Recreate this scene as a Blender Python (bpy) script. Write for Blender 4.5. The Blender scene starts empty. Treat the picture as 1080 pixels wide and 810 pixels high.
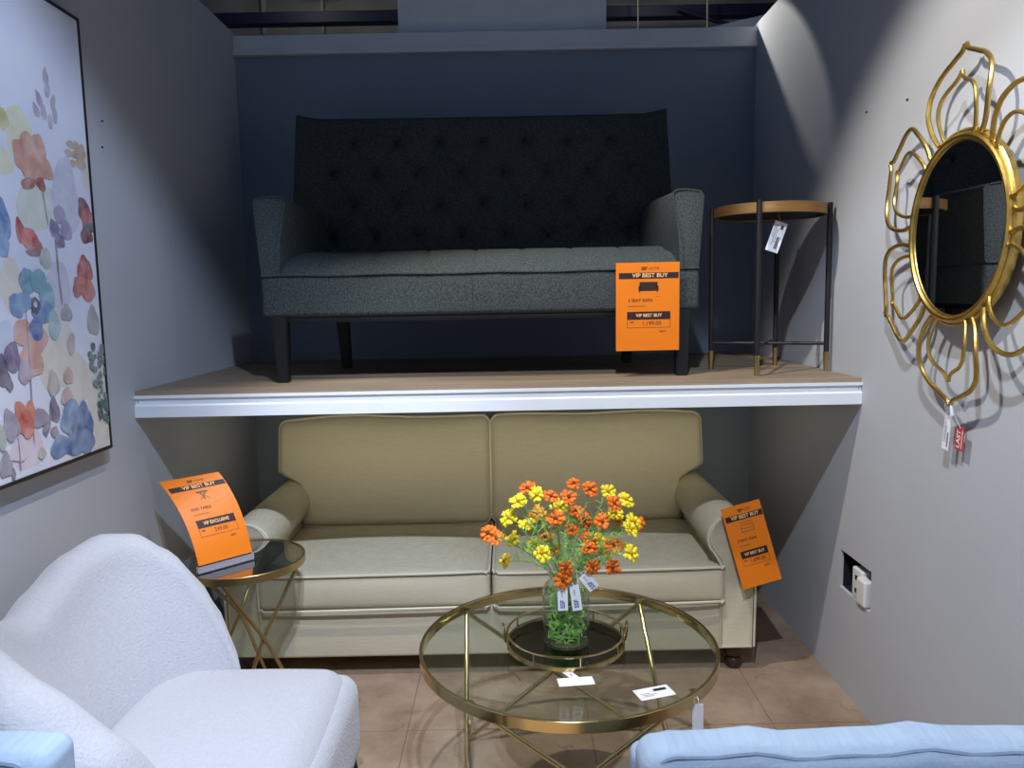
import bpy, bmesh, math, random
from math import sin, cos, pi, radians, sqrt
from mathutils import Vector, Matrix

scene = bpy.context.scene
COL = scene.collection
random.seed(11)

# ------------------------------------------------------------------ materials
def srgb(r, g, b):
    f = lambda c: (c/255/12.92) if c/255 <= 0.04045 else (((c/255)+0.055)/1.055)**2.4
    return (f(r), f(g), f(b), 1.0)

def new_mat(name):
    m = bpy.data.materials.new(name); m.use_nodes = True
    nt = m.node_tree
    return m, nt, nt.nodes['Principled BSDF']

def mat(name, col, rough=0.6, metal=0.0, var=0.0, vscale=8.0, bump=0.0, bscale=200.0, sheen=0.0, coord='Object', spec=0.5, stretch=(1, 1, 1)):
    m, nt, p = new_mat(name)
    p.inputs['Roughness'].default_value = rough
    p.inputs['Metallic'].default_value = metal
    p.inputs['Specular IOR Level'].default_value = spec
    if sheen:
        p.inputs['Sheen Weight'].default_value = sheen
    tc = nt.nodes.new('ShaderNodeTexCoord')
    mp = nt.nodes.new('ShaderNodeMapping'); mp.inputs['Scale'].default_value = stretch
    nt.links.new(tc.outputs[coord], mp.inputs[0])
    if var > 0:
        n = nt.nodes.new('ShaderNodeTexNoise'); n.inputs['Scale'].default_value = vscale; n.inputs['Detail'].default_value = 6
        nt.links.new(mp.outputs[0], n.inputs['Vector'])
        r = nt.nodes.new('ShaderNodeValToRGB')
        r.color_ramp.elements[0].position = 0.3; r.color_ramp.elements[1].position = 0.7
        r.color_ramp.elements[0].color = [c*(1-var) for c in col[:3]]+[1]
        r.color_ramp.elements[1].color = [min(1, c*(1+var)) for c in col[:3]]+[1]
        nt.links.new(n.outputs['Fac'], r.inputs[0]); nt.links.new(r.outputs[0], p.inputs['Base Color'])
    else:
        p.inputs['Base Color'].default_value = col
    if bump > 0:
        n2 = nt.nodes.new('ShaderNodeTexNoise'); n2.inputs['Scale'].default_value = bscale; n2.inputs['Detail'].default_value = 4
        nt.links.new(mp.outputs[0], n2.inputs['Vector'])
        b = nt.nodes.new('ShaderNodeBump'); b.inputs['Strength'].default_value = bump; b.inputs['Distance'].default_value = 0.004
        nt.links.new(n2.outputs['Fac'], b.inputs['Height']); nt.links.new(b.outputs[0], p.inputs['Normal'])
    return m

def fabric(name, col, col2, thread=420.0, bump=0.35, rough=0.92, slub=0.5):
    """woven cloth: fine crossing threads, a little slub"""
    m, nt, p = new_mat(name)
    p.inputs['Roughness'].default_value = rough
    p.inputs['Specular IOR Level'].default_value = 0.2
    tc = nt.nodes.new('ShaderNodeTexCoord')
    outs = []
    for sc in ((thread, thread*0.05, thread), (thread*0.05, thread*0.05, thread)):
        mp = nt.nodes.new('ShaderNodeMapping'); mp.inputs['Scale'].default_value = sc
        nt.links.new(tc.outputs['Object'], mp.inputs[0])
        n = nt.nodes.new('ShaderNodeTexNoise'); n.inputs['Scale'].default_value = 1.0; n.inputs['Detail'].default_value = 2
        nt.links.new(mp.outputs[0], n.inputs['Vector']); outs.append(n)
    mx = nt.nodes.new('ShaderNodeMath'); mx.operation = 'ADD'
    nt.links.new(outs[0].outputs['Fac'], mx.inputs[0]); nt.links.new(outs[1].outputs['Fac'], mx.inputs[1])
    hf = nt.nodes.new('ShaderNodeMath'); hf.operation = 'MULTIPLY'; hf.inputs[1].default_value = 0.5
    nt.links.new(mx.outputs[0], hf.inputs[0])
    r = nt.nodes.new('ShaderNodeValToRGB')
    r.color_ramp.elements[0].position = 0.5-slub*0.4; r.color_ramp.elements[1].position = 0.5+slub*0.4
    r.color_ramp.elements[0].color = col; r.color_ramp.elements[1].color = col2
    nt.links.new(hf.outputs[0], r.inputs[0]); nt.links.new(r.outputs[0], p.inputs['Base Color'])
    b = nt.nodes.new('ShaderNodeBump'); b.inputs['Strength'].default_value = bump; b.inputs['Distance'].default_value = 0.002
    nt.links.new(hf.outputs[0], b.inputs['Height']); nt.links.new(b.outputs[0], p.inputs['Normal'])
    return m

def clear(name, tint=(1, 1, 1), ior=1.45, rough=0.0, boost=1.0):
    """thin clear pane: passes light, mirrors by Fresnel"""
    m = bpy.data.materials.new(name); m.use_nodes = True
    nt = m.node_tree; nt.nodes.clear()
    out = nt.nodes.new('ShaderNodeOutputMaterial')
    tr = nt.nodes.new('ShaderNodeBsdfTransparent'); tr.inputs[0].default_value = (*tint, 1)
    gl = nt.nodes.new('ShaderNodeBsdfGlossy'); gl.inputs['Roughness'].default_value = rough; gl.inputs[0].default_value = (1, 1, 1, 1)
    fr = nt.nodes.new('ShaderNodeFresnel'); ge = nt.nodes.new('ShaderNodeNewGeometry'); mi = nt.nodes.new('ShaderNodeMix')
    mi.inputs[2].default_value = ior; mi.inputs[3].default_value = 1/ior
    nt.links.new(ge.outputs['Backfacing'], mi.inputs[0]); nt.links.new(mi.outputs[0], fr.inputs[0])
    mu = nt.nodes.new('ShaderNodeMath'); mu.operation = 'MULTIPLY'; mu.inputs[1].default_value = boost; mu.use_clamp = True
    mx = nt.nodes.new('ShaderNodeMixShader')
    nt.links.new(fr.outputs[0], mu.inputs[0]); nt.links.new(mu.outputs[0], mx.inputs[0])
    nt.links.new(tr.outputs[0], mx.inputs[1]); nt.links.new(gl.outputs[0], mx.inputs[2])
    nt.links.new(mx.outputs[0], out.inputs[0])
    return m

def emit(name, col, s):
    m = bpy.data.materials.new(name); m.use_nodes = True
    nt = m.node_tree; nt.nodes.clear()
    out = nt.nodes.new('ShaderNodeOutputMaterial'); e = nt.nodes.new('ShaderNodeEmission')
    e.inputs[0].default_value = col; e.inputs[1].default_value = s
    nt.links.new(e.outputs[0], out.inputs[0])
    return m

def tile_floor():
    m, nt, p = new_mat('brown_stone_tile')
    p.inputs['Roughness'].default_value = 0.42
    p.inputs['Specular IOR Level'].default_value = 0.35
    tc = nt.nodes.new('ShaderNodeTexCoord')
    N = nt.nodes.new; L = nt.links.new
    n = N('ShaderNodeTexNoise'); n.inputs['Scale'].default_value = 3.2; n.inputs['Detail'].default_value = 9; n.inputs['Roughness'].default_value = 0.62
    L(tc.outputs['Object'], n.inputs['Vector'])
    r = N('ShaderNodeValToRGB'); e = r.color_ramp.elements
    e[0].position = 0.32; e[0].color = srgb(130, 106, 88); e[1].position = 0.72; e[1].color = srgb(182, 158, 136)
    L(n.outputs['Fac'], r.inputs[0])
    # dark veins: warped cell edges, drawn out along the depth of the room
    warp = N('ShaderNodeTexNoise'); warp.inputs['Scale'].default_value = 2.2; warp.inputs['Detail'].default_value = 4
    L(tc.outputs['Object'], warp.inputs['Vector'])
    sc = N('ShaderNodeVectorMath'); sc.operation = 'SCALE'; sc.inputs['Scale'].default_value = 0.7
    L(warp.outputs['Color'], sc.inputs[0])
    ad = N('ShaderNodeVectorMath'); ad.operation = 'ADD'
    mp = N('ShaderNodeMapping'); mp.inputs['Scale'].default_value = (1.5, 0.6, 1.0); mp.inputs['Rotation'].default_value = (0, 0, 0.15)
    L(tc.outputs['Object'], ad.inputs[0]); L(sc.outputs[0], ad.inputs[1]); L(ad.outputs[0], mp.inputs[0])
    masks = []
    for s, wd in ((2.6, 0.016), (6.0, 0.02)):
        v = N('ShaderNodeTexVoronoi'); v.feature = 'DISTANCE_TO_EDGE'; v.inputs['Scale'].default_value = s
        L(mp.outputs[0], v.inputs['Vector'])
        vr = N('ShaderNodeValToRGB'); vr.color_ramp.elements[0].position = 0.0; vr.color_ramp.elements[1].position = wd
        vr.color_ramp.elements[0].color = (1, 1, 1, 1); vr.color_ramp.elements[1].color = (0, 0, 0, 1)
        L(v.outputs['Distance'], vr.inputs[0]); masks.append(vr)
    msum = N('ShaderNodeMath'); msum.operation = 'MULTIPLY_ADD'; msum.inputs[1].default_value = 0.45
    L(masks[1].outputs[0], msum.inputs[0]); L(masks[0].outputs[0], msum.inputs[2])
    gate = N('ShaderNodeTexNoise'); gate.inputs['Scale'].default_value = 4.0
    L(tc.outputs['Object'], gate.inputs['Vector'])
    g0 = N('ShaderNodeMapRange'); g0.inputs[1].default_value = .42; g0.inputs[2].default_value = .66; g0.inputs[3].default_value = .03; g0.inputs[4].default_value = .62
    L(gate.outputs['Fac'], g0.inputs[0])
    gm = N('ShaderNodeMath'); gm.operation = 'MULTIPLY'
    L(msum.outputs[0], gm.inputs[0]); L(g0.outputs[0], gm.inputs[1])
    mx = N('ShaderNodeMix'); mx.data_type = 'RGBA'
    mx.inputs[7].default_value = srgb(92, 68, 54)
    L(gm.outputs[0], mx.inputs[0]); L(r.outputs[0], mx.inputs[6])
    # tile joints
    br = N('ShaderNodeTexBrick'); br.offset = 0.0
    br.inputs['Scale'].default_value = 1.0; br.inputs['Brick Width'].default_value = 0.6; br.inputs['Row Height'].default_value = 0.6
    br.inputs['Mortar Size'].default_value = 0.0022; br.inputs['Color1'].default_value = (0, 0, 0, 1); br.inputs['Color2'].default_value = (0, 0, 0, 1)
    br.inputs['Mortar'].default_value = (1, 1, 1, 1)
    mp2 = N('ShaderNodeMapping'); mp2.inputs['Location'].default_value = (0.32, 0.11, 0)
    L(tc.outputs['Object'], mp2.inputs[0]); L(mp2.outputs[0], br.inputs['Vector'])
    gm2 = N('ShaderNodeMath'); gm2.operation = 'MULTIPLY'; gm2.inputs[1].default_value = 0.6
    L(br.outputs['Color'], gm2.inputs[0])
    mx2 = N('ShaderNodeMix'); mx2.data_type = 'RGBA'; mx2.inputs[7].default_value = srgb(96, 76, 60)
    L(gm2.outputs[0], mx2.inputs[0]); L(mx.outputs[2], mx2.inputs[6]); L(mx2.outputs[2], p.inputs['Base Color'])
    return m

def painted_wall(name, col):
    m, nt, p = new_mat(name)
    p.inputs['Roughness'].default_value = 0.75
    p.inputs['Specular IOR Level'].default_value = 0.25
    N = nt.nodes.new; L = nt.links.new
    tc = N('ShaderNodeTexCoord')
    n = N('ShaderNodeTexNoise'); n.inputs['Scale'].default_value = 1.7; n.inputs['Detail'].default_value = 5
    L(tc.outputs['Object'], n.inputs['Vector'])
    r = N('ShaderNodeValToRGB'); e = r.color_ramp.elements
    e[0].position = .35; e[0].color = [c*.95 for c in col[:3]]+[1]; e[1].position = .65; e[1].color = col
    L(n.outputs['Fac'], r.inputs[0])
    # faint scuffs
    mp = N('ShaderNodeMapping'); mp.inputs['Scale'].default_value = (3, 3, 9); mp.inputs['Rotation'].default_value = (.5, 0, 0)
    L(tc.outputs['Object'], mp.inputs[0])
    n2 = N('ShaderNodeTexNoise'); n2.inputs['Scale'].default_value = 3.2; n2.inputs['Detail'].default_value = 8; n2.inputs['Roughness'].default_value = .7
    L(mp.outputs[0], n2.inputs['Vector'])
    r2 = N('ShaderNodeValToRGB'); r2.color_ramp.elements[0].position = .70; r2.color_ramp.elements[1].position = .78
    r2.color_ramp.elements[0].color = (0, 0, 0, 1); r2.color_ramp.elements[1].color = (.28, .28, .28, 1)
    L(n2.outputs['Fac'], r2.inputs[0])
    mx = N('ShaderNodeMix'); mx.data_type = 'RGBA'; mx.inputs[7].default_value = [c*.5 for c in col[:3]]+[1]
    L(r2.outputs[0], mx.inputs[0]); L(r.outputs[0], mx.inputs[6]); L(mx.outputs[2], p.inputs['Base Color'])
    b = N('ShaderNodeBump'); b.inputs['Strength'].default_value = .05; b.inputs['Distance'].default_value = .01
    L(n.outputs['Fac'], b.inputs['Height']); L(b.outputs[0], p.inputs['Normal'])
    return m

M = {}
M['wall'] = painted_wall('grey_wall_paint', srgb(190, 192, 196))
M['wall_back'] = painted_wall('grey_back_wall_paint', srgb(138, 148, 163))
M['rear'] = mat('dark_hall_wall', srgb(150, 150, 144), .9, var=.25, vscale=1.5)
M['ceiling'] = mat('dark_hall_ceiling', srgb(60, 62, 64), .9, var=.2, vscale=2)
M['beam'] = mat('navy_steel', srgb(30, 38, 66), .6, var=.1)
M['post'] = mat('pale_conduit', srgb(178, 176, 164), .6, var=.05)
M['trim'] = mat('satin_white_rail', srgb(214, 216, 220), .45, var=.03)
M['board'] = mat('white_board', srgb(226, 226, 224), .7, var=.03)
M['floor'] = tile_floor()
M['vinyl'] = mat('brown_shelf_vinyl', srgb(144, 125, 103), .55, var=.22, vscale=5, stretch=(.35, 3, 1), bump=.1, bscale=60)
M['edge'] = mat('dark_board_edge', srgb(54, 42, 34), .8, var=.1)
M['white_metal'] = mat('white_powder_coat', srgb(236, 238, 242), .35, var=.02)
M['beige'] = fabric('beige_linen', srgb(190, 181, 155), srgb(208, 199, 174))
M['beige_pipe'] = mat('beige_piping', srgb(214, 206, 184), .85, var=.06, bump=.2)
M['charcoal'] = mat('charcoal_tweed', srgb(67, 72, 71), .95, var=.55, vscale=190, bump=.5, bscale=300, spec=.15)
M['charcoal_dark'] = mat('charcoal_button_cloth', srgb(40, 45, 50), .9, var=.15, bump=.3)
M['black_wood'] = mat('black_stained_wood', srgb(13, 12, 14), .5, var=.2, stretch=(1, 1, .2))
M['brown_wood'] = mat('dark_mahogany', srgb(62, 34, 26), .35, var=.25, stretch=(1, 1, .3))
M['boucle'] = mat('white_boucle', srgb(180, 180, 186), .95, var=.04, vscale=120, bump=.55, bscale=170, sheen=.3, spec=.15)
M['blue'] = fabric('pale_blue_crinkle', srgb(150, 169, 192), srgb(168, 186, 206), thread=120, bump=.7, slub=.5)
M['blue_pipe'] = mat('pale_blue_piping', srgb(142, 161, 186), .85, var=.05, bump=.2)
M['brass'] = mat('polished_brass', srgb(208, 192, 142), .16, 1.0, var=.06, vscale=14)
M['brass_satin'] = mat('satin_gold', srgb(182, 162, 116), .34, 1.0, var=.08, vscale=14)
M['gold_leaf'] = mat('antique_gold_leaf', srgb(208, 176, 98), .36, 1.0, var=.2, vscale=22, bump=.15, bscale=90)
M['black_metal'] = mat('matt_black_metal', srgb(22, 23, 26), .5, .0, var=.1)
M['bronze'] = mat('brushed_bronze', srgb(176, 134, 82), .42, .85, var=.15, vscale=10, stretch=(1, 1, 12))
M['glass'] = clear('clear_glass', (.93, .97, .95), 1.45)
M['smoked'] = clear('smoked_glass', (.52, .58, .56), 1.5, boost=2.6)
M['acrylic'] = clear('clear_acrylic', (.86, .88, .92), 1.45, .08, 2.5)
M['vase_glass'] = clear('ribbed_vase_glass', (.93, .97, .94), 1.4, .03, 1.4)
m_, nt_, p_ = new_mat('black_mirror_glass'); p_.inputs['Base Color'].default_value = srgb(26, 24, 24); p_.inputs['Roughness'].default_value = .06; M['black_glass'] = m_
p_.inputs['Metallic'].default_value = 1.0; p_.inputs['Base Color'].default_value = (.13, .125, .12, 1); p_.inputs['Roughness'].default_value = .02
m_, nt_, p_ = new_mat('silvered_mirror'); p_.inputs['Base Color'].default_value = (.72, .74, .77, 1); p_.inputs['Metallic'].default_value = 1; p_.inputs['Roughness'].default_value = .015; M['mirror'] = m_
M['acrylic_pale'] = mat('acrylic_painted_highlight', srgb(150, 146, 156), .3, var=.03)  # clear acrylic; pale base colour stands in for its highlight
M['orange'] = mat('orange_card', srgb(240, 126, 2), .5, var=.03, vscale=6)
M['ink'] = mat('dark_brown_ink', srgb(44, 22, 20), .6, var=.05)
M['ink_grey'] = mat('grey_brown_ink', srgb(96, 76, 56), .6, var=.05)
M['orange_print'] = mat('orange_lettering', srgb(255, 196, 140), .5, var=.03)
M['paper'] = mat('white_paper', srgb(240, 240, 246), .7, var=.02)
M['blue_ink'] = mat('navy_ink', srgb(40, 52, 130), .6, var=.05)
M['red_card'] = mat('red_label_card', srgb(196, 58, 66), .55, var=.06)
M['black_ink'] = mat('black_ink', srgb(26, 26, 30), .6, var=.05)
M['pink_print'] = mat('pale_label_lettering', srgb(246, 224, 224), .6, var=.02)
M['petal_o'] = mat('orange_petal', srgb(252, 118, 22), .6, var=.25, vscale=45)
M['petal_y'] = mat('yellow_petal', srgb(250, 222, 40), .6, var=.2, vscale=45)
M['petal_yo'] = mat('amber_petal', srgb(246, 148, 24), .6, var=.25, vscale=45)
M['stamen_d'] = mat('brown_stamen', srgb(122, 62, 18), .8, var=.3, vscale=90)
M['stamen_y'] = mat('golden_stamen', srgb(206, 140, 24), .8, var=.3, vscale=90)
M['stem'] = mat('green_stem', srgb(146, 176, 104), .6, var=.2, vscale=30)
M['leaf'] = mat('fresh_green_leaf', srgb(152, 204, 96), .6, var=.3, vscale=40)
M['plastic'] = mat('white_plastic', srgb(228, 226, 220), .45, var=.03)
M['hole'] = mat('dark_cavity', srgb(14, 14, 18), .9, var=.1)
M['wire'] = mat('green_wire', srgb(50, 130, 70), .5, var=.05)
M['canvas_frame'] = mat('black_frame_paint', srgb(28, 26, 28), .5, var=.1)
M['canvas_edge'] = mat('gold_frame_edge', srgb(150, 128, 92), .5, .4, var=.1)
M['lamp_white'] = mat('white_lamp_housing', srgb(226, 226, 214), .5, var=.02)

def watercolour(name, col, depth=.22):
    m, nt, p = new_mat(name)
    p.inputs['Roughness'].default_value = .7; p.inputs['Specular IOR Level'].default_value = .3
    tc = nt.nodes.new('ShaderNodeTexCoord')
    n = nt.nodes.new('ShaderNodeTexNoise'); n.inputs['Scale'].default_value = 16; n.inputs['Detail'].default_value = 5; n.inputs['Distortion'].default_value = .8
    nt.links.new(tc.outputs['Object'], n.inputs['Vector'])
    r = nt.nodes.new('ShaderNodeValToRGB'); e = r.color_ramp.elements
    e[0].position = .3; e[1].position = .75
    e[0].color = [c*(1-depth) for c in col[:3]]+[1]
    e[1].color = [c+(0.75-c)*.42 if c < .75 else c for c in col[:3]]+[1]
    nt.links.new(n.outputs['Fac'], r.inputs[0]); nt.links.new(r.outputs[0], p.inputs['Base Color'])
    return m
WC = dict(palegreen=(214, 218, 206), palelilac=(206, 204, 224), palecream=(226, 218, 206), paleyellow=(226, 222, 190), yellow=(214, 204, 140),
          palepink=(222, 206, 218), paleblue=(204, 214, 236), palepeach=(226, 208, 200), sprig=(190, 178, 196), beige=(206, 176, 150), beige2=(196, 184, 176),
          peach=(214, 148, 122), peach2=(222, 166, 140), rust=(176, 92, 76), stem=(150, 134, 150), red=(186, 62, 58), red2=(206, 90, 74), coral=(224, 104, 92),
          dred=(122, 36, 44), mauve=(164, 154, 188), mauve2=(136, 124, 164), navy=(44, 52, 92), navy2=(52, 74, 120), blue=(104, 144, 196), blue2=(126, 166, 210),
          blue3=(82, 112, 176), teal=(110, 158, 184), teal2=(134, 182, 196), palteal=(160, 196, 202), greenleaf=(182, 190, 182), greyleaf=(176, 172, 172),
          peachp=(224, 168, 154), purple=(132, 110, 150), dpurple=(84, 66, 104), mauvep=(186, 166, 190), peachleaf=(214, 178, 172), mauved=(122, 106, 132),
          greymauve=(160, 150, 170), orange=(222, 116, 82), orange2=(206, 82, 62), blue4=(110, 146, 192), blue5=(84, 118, 172), dgreen=(62, 92, 92), dgreen2=(92, 124, 120))

# ------------------------------------------------------------------ object plumbing
OFF = {}
def world_off(o):
    return OFF.get(o.name, Vector((0, 0, 0)))

def finish(bm, smooth=True, angle=40):
    bmesh.ops.recalc_face_normals(bm, faces=bm.faces)
    if smooth:
        for f in bm.faces: f.smooth = True
        for e in bm.edges:
            if len(e.link_faces) == 2 and e.calc_face_angle(0) > radians(angle): e.smooth = False

def obj(name, bm, material, parent=None, smooth=True, angle=40, norm=True):
    """link one mesh object; coordinates in bm are in the room's own frame"""
    if norm: finish(bm, smooth, angle)
    me = bpy.data.meshes.new(name)
    if parent is not None:
        off = world_off(parent)
    else:
        xs = [v.co for v in bm.verts]
        off = Vector(((min(v.x for v in xs)+max(v.x for v in xs))/2, (min(v.y for v in xs)+max(v.y for v in xs))/2, min(v.z for v in xs)))
    bmesh.ops.translate(bm, verts=bm.verts, vec=-off)
    bm.to_mesh(me); bm.free()
    o = bpy.data.objects.new(name, me); COL.objects.link(o)
    for mm in (material if isinstance(material, (list, tuple)) else [material]): me.materials.append(mm)
    if parent is not None:
        o.parent = parent
    else:
        o.location = off
    OFF[o.name] = off.copy()
    return o

def tag(o, label, cat, group=None):
    o['label'] = label; o['category'] = cat
    if group: o['group'] = group
    return o

def thing(name, label, cat, loc, group=None):
    o = bpy.data.objects.new(name, None); COL.objects.link(o)
    o.location = loc; o.empty_display_size = .05
    OFF[o.name] = Vector(loc)
    return tag(o, label, cat, group)

def struct(name, bm, m, smooth=False):
    o = obj(name, bm, m, None, smooth); o['kind'] = 'structure'
    return o

# ------------------------------------------------------------------ shape helpers
def box(bm, x0, x1, y0, y1, z0, z1, bev=0.0, mi=0):
    b2 = bmesh.new()
    bmesh.ops.create_cube(b2, size=1)
    for v in b2.verts:
        v.co = Vector((x0+(v.co.x+.5)*(x1-x0), y0+(v.co.y+.5)*(y1-y0), z0+(v.co.z+.5)*(z1-z0)))
    if bev > 0:
        bmesh.ops.bevel(b2, geom=list(b2.edges), offset=bev, segments=2, affect='EDGES', profile=.6)
    join(bm, b2, mi)

def join(bm, b2, mi=0, mtx=None):
    mp = {}
    for v in b2.verts: mp[v] = bm.verts.new(mtx @ v.co if mtx else v.co)
    for f in b2.faces:
        try:
            nf = bm.faces.new([mp[v] for v in f.verts]); nf.material_index = mi; nf.smooth = f.smooth
        except ValueError: pass
    b2.free()

def axis_pts(h, r, n):
    pts = []
    for k in range(5): pts.append(-h+r-r*math.tan(radians(45-45*k/4)))
    inner = h-r
    for k in range(1, n): pts.append(-inner+2*inner*k/n)
    for k in range(5): pts.append(h-r+r*math.tan(radians(45*k/4)))
    return pts

def rbox(bm, c, s, r, n=(6, 6, 6), puff=(0, 0, 0), fn=None):
    """soft rounded block, optionally crowned on each pair of faces"""
    h = [a/2 for a in s]
    r = min(r, min(h)*.999)
    ax = [axis_pts(h[i], r, n[i]) for i in range(3)]
    cache = {}
    def V(p):
        key = tuple(round(a, 6) for a in p)
        if key in cache: return cache[key]
        q = Vector(p)
        inn = Vector([max(-(h[i]-r), min(h[i]-r, p[i])) for i in range(3)])
        d = q-inn
        if d.length > 1e-9: q = inn+d.normalized()*r
        t = [q[i]/h[i] for i in range(3)]
        w = [max(0, 1-t[i]**2) for i in range(3)]
        q = Vector((q.x+puff[0]*t[0]*w[1]*w[2], q.y+puff[1]*t[1]*w[0]*w[2], q.z+puff[2]*t[2]*w[0]*w[1]))
        q = q+Vector(c)
        if fn: q = fn(q)
        cache[key] = bm.verts.new(q)
        return cache[key]
    for a in range(3):
        b_, c_ = (a+1) % 3, (a+2) % 3
        for sgn in (-1, 1):
            A, B = ax[b_], ax[c_]
            for i in range(len(A)-1):
                for j in range(len(B)-1):
                    quad = []
                    for (u, v) in ((A[i], B[j]), (A[i+1], B[j]), (A[i+1], B[j+1]), (A[i], B[j+1])):
                        p = [0, 0, 0]; p[a] = sgn*h[a]; p[b_] = u; p[c_] = v
                        quad.append(V(p))
                    if sgn < 0: quad.reverse()
                    try: bm.faces.new(quad)
                    except ValueError: pass

def tube(bm, pts, r, n=8, closed=False, mi=0, cap=True):
    pts = [Vector(p) for p in pts]
    m = len(pts)
    R = r if isinstance(r, (list, tuple)) else [r]*m
    T = []
    for i in range(m):
        a = pts[(i-1) % m] if (closed or i > 0) else pts[i]
        b = pts[(i+1) % m] if (closed or i < m-1) else pts[i]
        t = (b-a)
        T.append(t.normalized() if t.length > 1e-9 else Vector((0, 0, 1)))
    up = Vector((0, 0, 1)) if abs(T[0].z) < .9 else Vector((1, 0, 0))
    nrm = (up-T[0]*up.dot(T[0])).normalized()
    rings = []
    for i in range(m):
        nrm = (nrm-T[i]*nrm.dot(T[i]))
        nrm = nrm.normalized() if nrm.length > 1e-9 else T[i].orthogonal().normalized()
        bi = T[i].cross(nrm)
        rings.append([bm.verts.new(pts[i]+(nrm*cos(2*pi*k/n)+bi*sin(2*pi*k/n))*R[i]) for k in range(n)])
    for i in range(m if closed else m-1):
        a, b = rings[i], rings[(i+1) % m]
        s = 0
        if closed and i == m-1:      # line the last ring up with the first
            s = min(range(n), key=lambda s: (a[0].co-b[s].co).length)
        for k in range(n):
            try:
                f = bm.faces.new((a[k], a[(k+1) % n], b[(k+1+s) % n], b[(k+s) % n])); f.material_index = mi
            except ValueError: pass
    if cap and not closed:
        for rr in (rings[0], rings[-1]):
            f = bm.faces.new(rr); f.material_index = mi

def smooth_pts(P, k=6, closed=False):
    P = [Vector(p) for p in P]; m = len(P); out = []
    for i in range(m if closed else m-1):
        g = lambda j: P[j % m] if closed else P[max(0, min(m-1, j))]
        p0, p1, p2, p3 = g(i-1), g(i), g(i+1), g(i+2)
        for s in range(k):
            t = s/k
            out.append(.5*((2*p1)+(p2-p0)*t+(2*p0-5*p1+4*p2-p3)*t*t+(3*p1-p0-3*p2+p3)*t**3))
    if not closed: out.append(P[-1])
    return out

def lathe(bm, prof, c, n=48, rib=0, ribn=0, axis=None, mi=0):
    """prof: list of (radius, height); a zero radius closes the end"""
    c = Vector(c); rings = []
    for (r, z) in prof:
        if r < 1e-6: rings.append([bm.verts.new(c+Vector((0, 0, z)))])
        else: rings.append([bm.verts.new(c+Vector((r*(1+rib*cos(ribn*2*pi*k/n))*cos(2*pi*k/n), r*(1+rib*cos(ribn*2*pi*k/n))*sin(2*pi*k/n), z))) for k in range(n)])
    for a, b in zip(rings, rings[1:]):
        for k in range(n):
            q = (a[k % len(a)], a[(k+1) % len(a)], b[(k+1) % len(b)], b[k % len(b)])
            u = []
            for v in q:
                if v not in u: u.append(v)
            if len(u) > 2:
                f = bm.faces.new(u); f.material_index = mi

def loft(bm, rings, cap=True, closed=True):
    R = [[bm.verts.new(Vector(p)) for p in r] for r in rings]
    n = len(R[0])
    for a, b in zip(R, R[1:]):
        for k in range(n if closed else n-1):
            bm.faces.new((a[k], a[(k+1) % n], b[(k+1) % n], b[k]))
    if cap:
        bm.faces.new(R[0]); bm.faces.new(R[-1])
    return R

def tapered_leg(bm, top, bot, wt, wb, square=True, bev=.004):
    """square leg, top and bottom centre points"""
    top, bot = Vector(top), Vector(bot)
    ring = lambda c, w: [c+Vector((sx*w/2, sy*w/2, 0)) for sx, sy in ((-1, -1), (1, -1), (1, 1), (-1, 1))]
    b2 = bmesh.new(); loft(b2, [ring(bot, wb), ring(top, wt)])
    bmesh.ops.recalc_face_normals(b2, faces=b2.faces)
    bmesh.ops.bevel(b2, geom=list(b2.edges), offset=bev, segments=2, affect='EDGES')
    join(bm, b2)

def text_mesh(body, size, align='CENTER', bold=0.0):
    cu = bpy.data.curves.new('lettering', 'FONT'); cu.body = body; cu.size = size
    cu.align_x = align; cu.align_y = 'CENTER'; cu.offset = bold; cu.resolution_u = 3
    o = bpy.data.objects.new('lettering', cu); COL.objects.link(o)
    dg = bpy.context.evaluated_depsgraph_get(); dg.update()
    me = bpy.data.meshes.new_from_object(o.evaluated_get(dg))
    b2 = bmesh.new(); b2.from_mesh(me)
    bpy.data.objects.remove(o); bpy.data.curves.remove(cu); bpy.data.meshes.remove(me)
    return b2

def put_text(bm, body, size, u, v, n, P, align='CENTER', bold=0.0, rot=0.0, sx=1.0):
    b2 = text_mesh(body, size, align, bold)
    cr, sr = cos(rot), sin(rot)
    for w in b2.verts:
        x, y = w.co.x*sx, w.co.y
        w.co = P(u+x*cr-y*sr, v+x*sr+y*cr, n)
    join(bm, b2)

def put_rect(bm, u0, u1, v0, v1, n, P, k=6):
    rows = []
    for j in range(k+1):
        rows.append([bm.verts.new(P(u0+(u1-u0)*i/2, v0+(v1-v0)*j/k, n)) for i in range(3)])
    for a, b in zip(rows, rows[1:]):
        for i in range(2): bm.faces.new((a[i], a[i+1], b[i+1], b[i]))

def sheet(bm, w, h, t, P, k=14):
    """a card of real thickness"""
    lay = []
    for n in (0.0, -t):
        lay.append([[bm.verts.new(P(w*i/4, h*j/k, n)) for i in range(5)] for j in range(k+1)])
    for L, flip in ((lay[0], False), (lay[1], True)):
        for j in range(k):
            for i in range(4):
                q = (L[j][i], L[j][i+1], L[j+1][i+1], L[j+1][i])
                bm.faces.new(q[::-1] if flip else q)
    rim = lambda L: [L[0][i] for i in range(5)]+[L[j][4] for j in range(1, k+1)]+[L[k][i] for i in (3, 2, 1, 0)]+[L[j][0] for j in range(k-1, 0, -1)]
    a, b = rim(lay[0]), rim(lay[1])
    for i in range(len(a)):
        j = (i+1) % len(a)
        bm.faces.new((a[j], a[i], b[i], b[j]))
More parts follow.
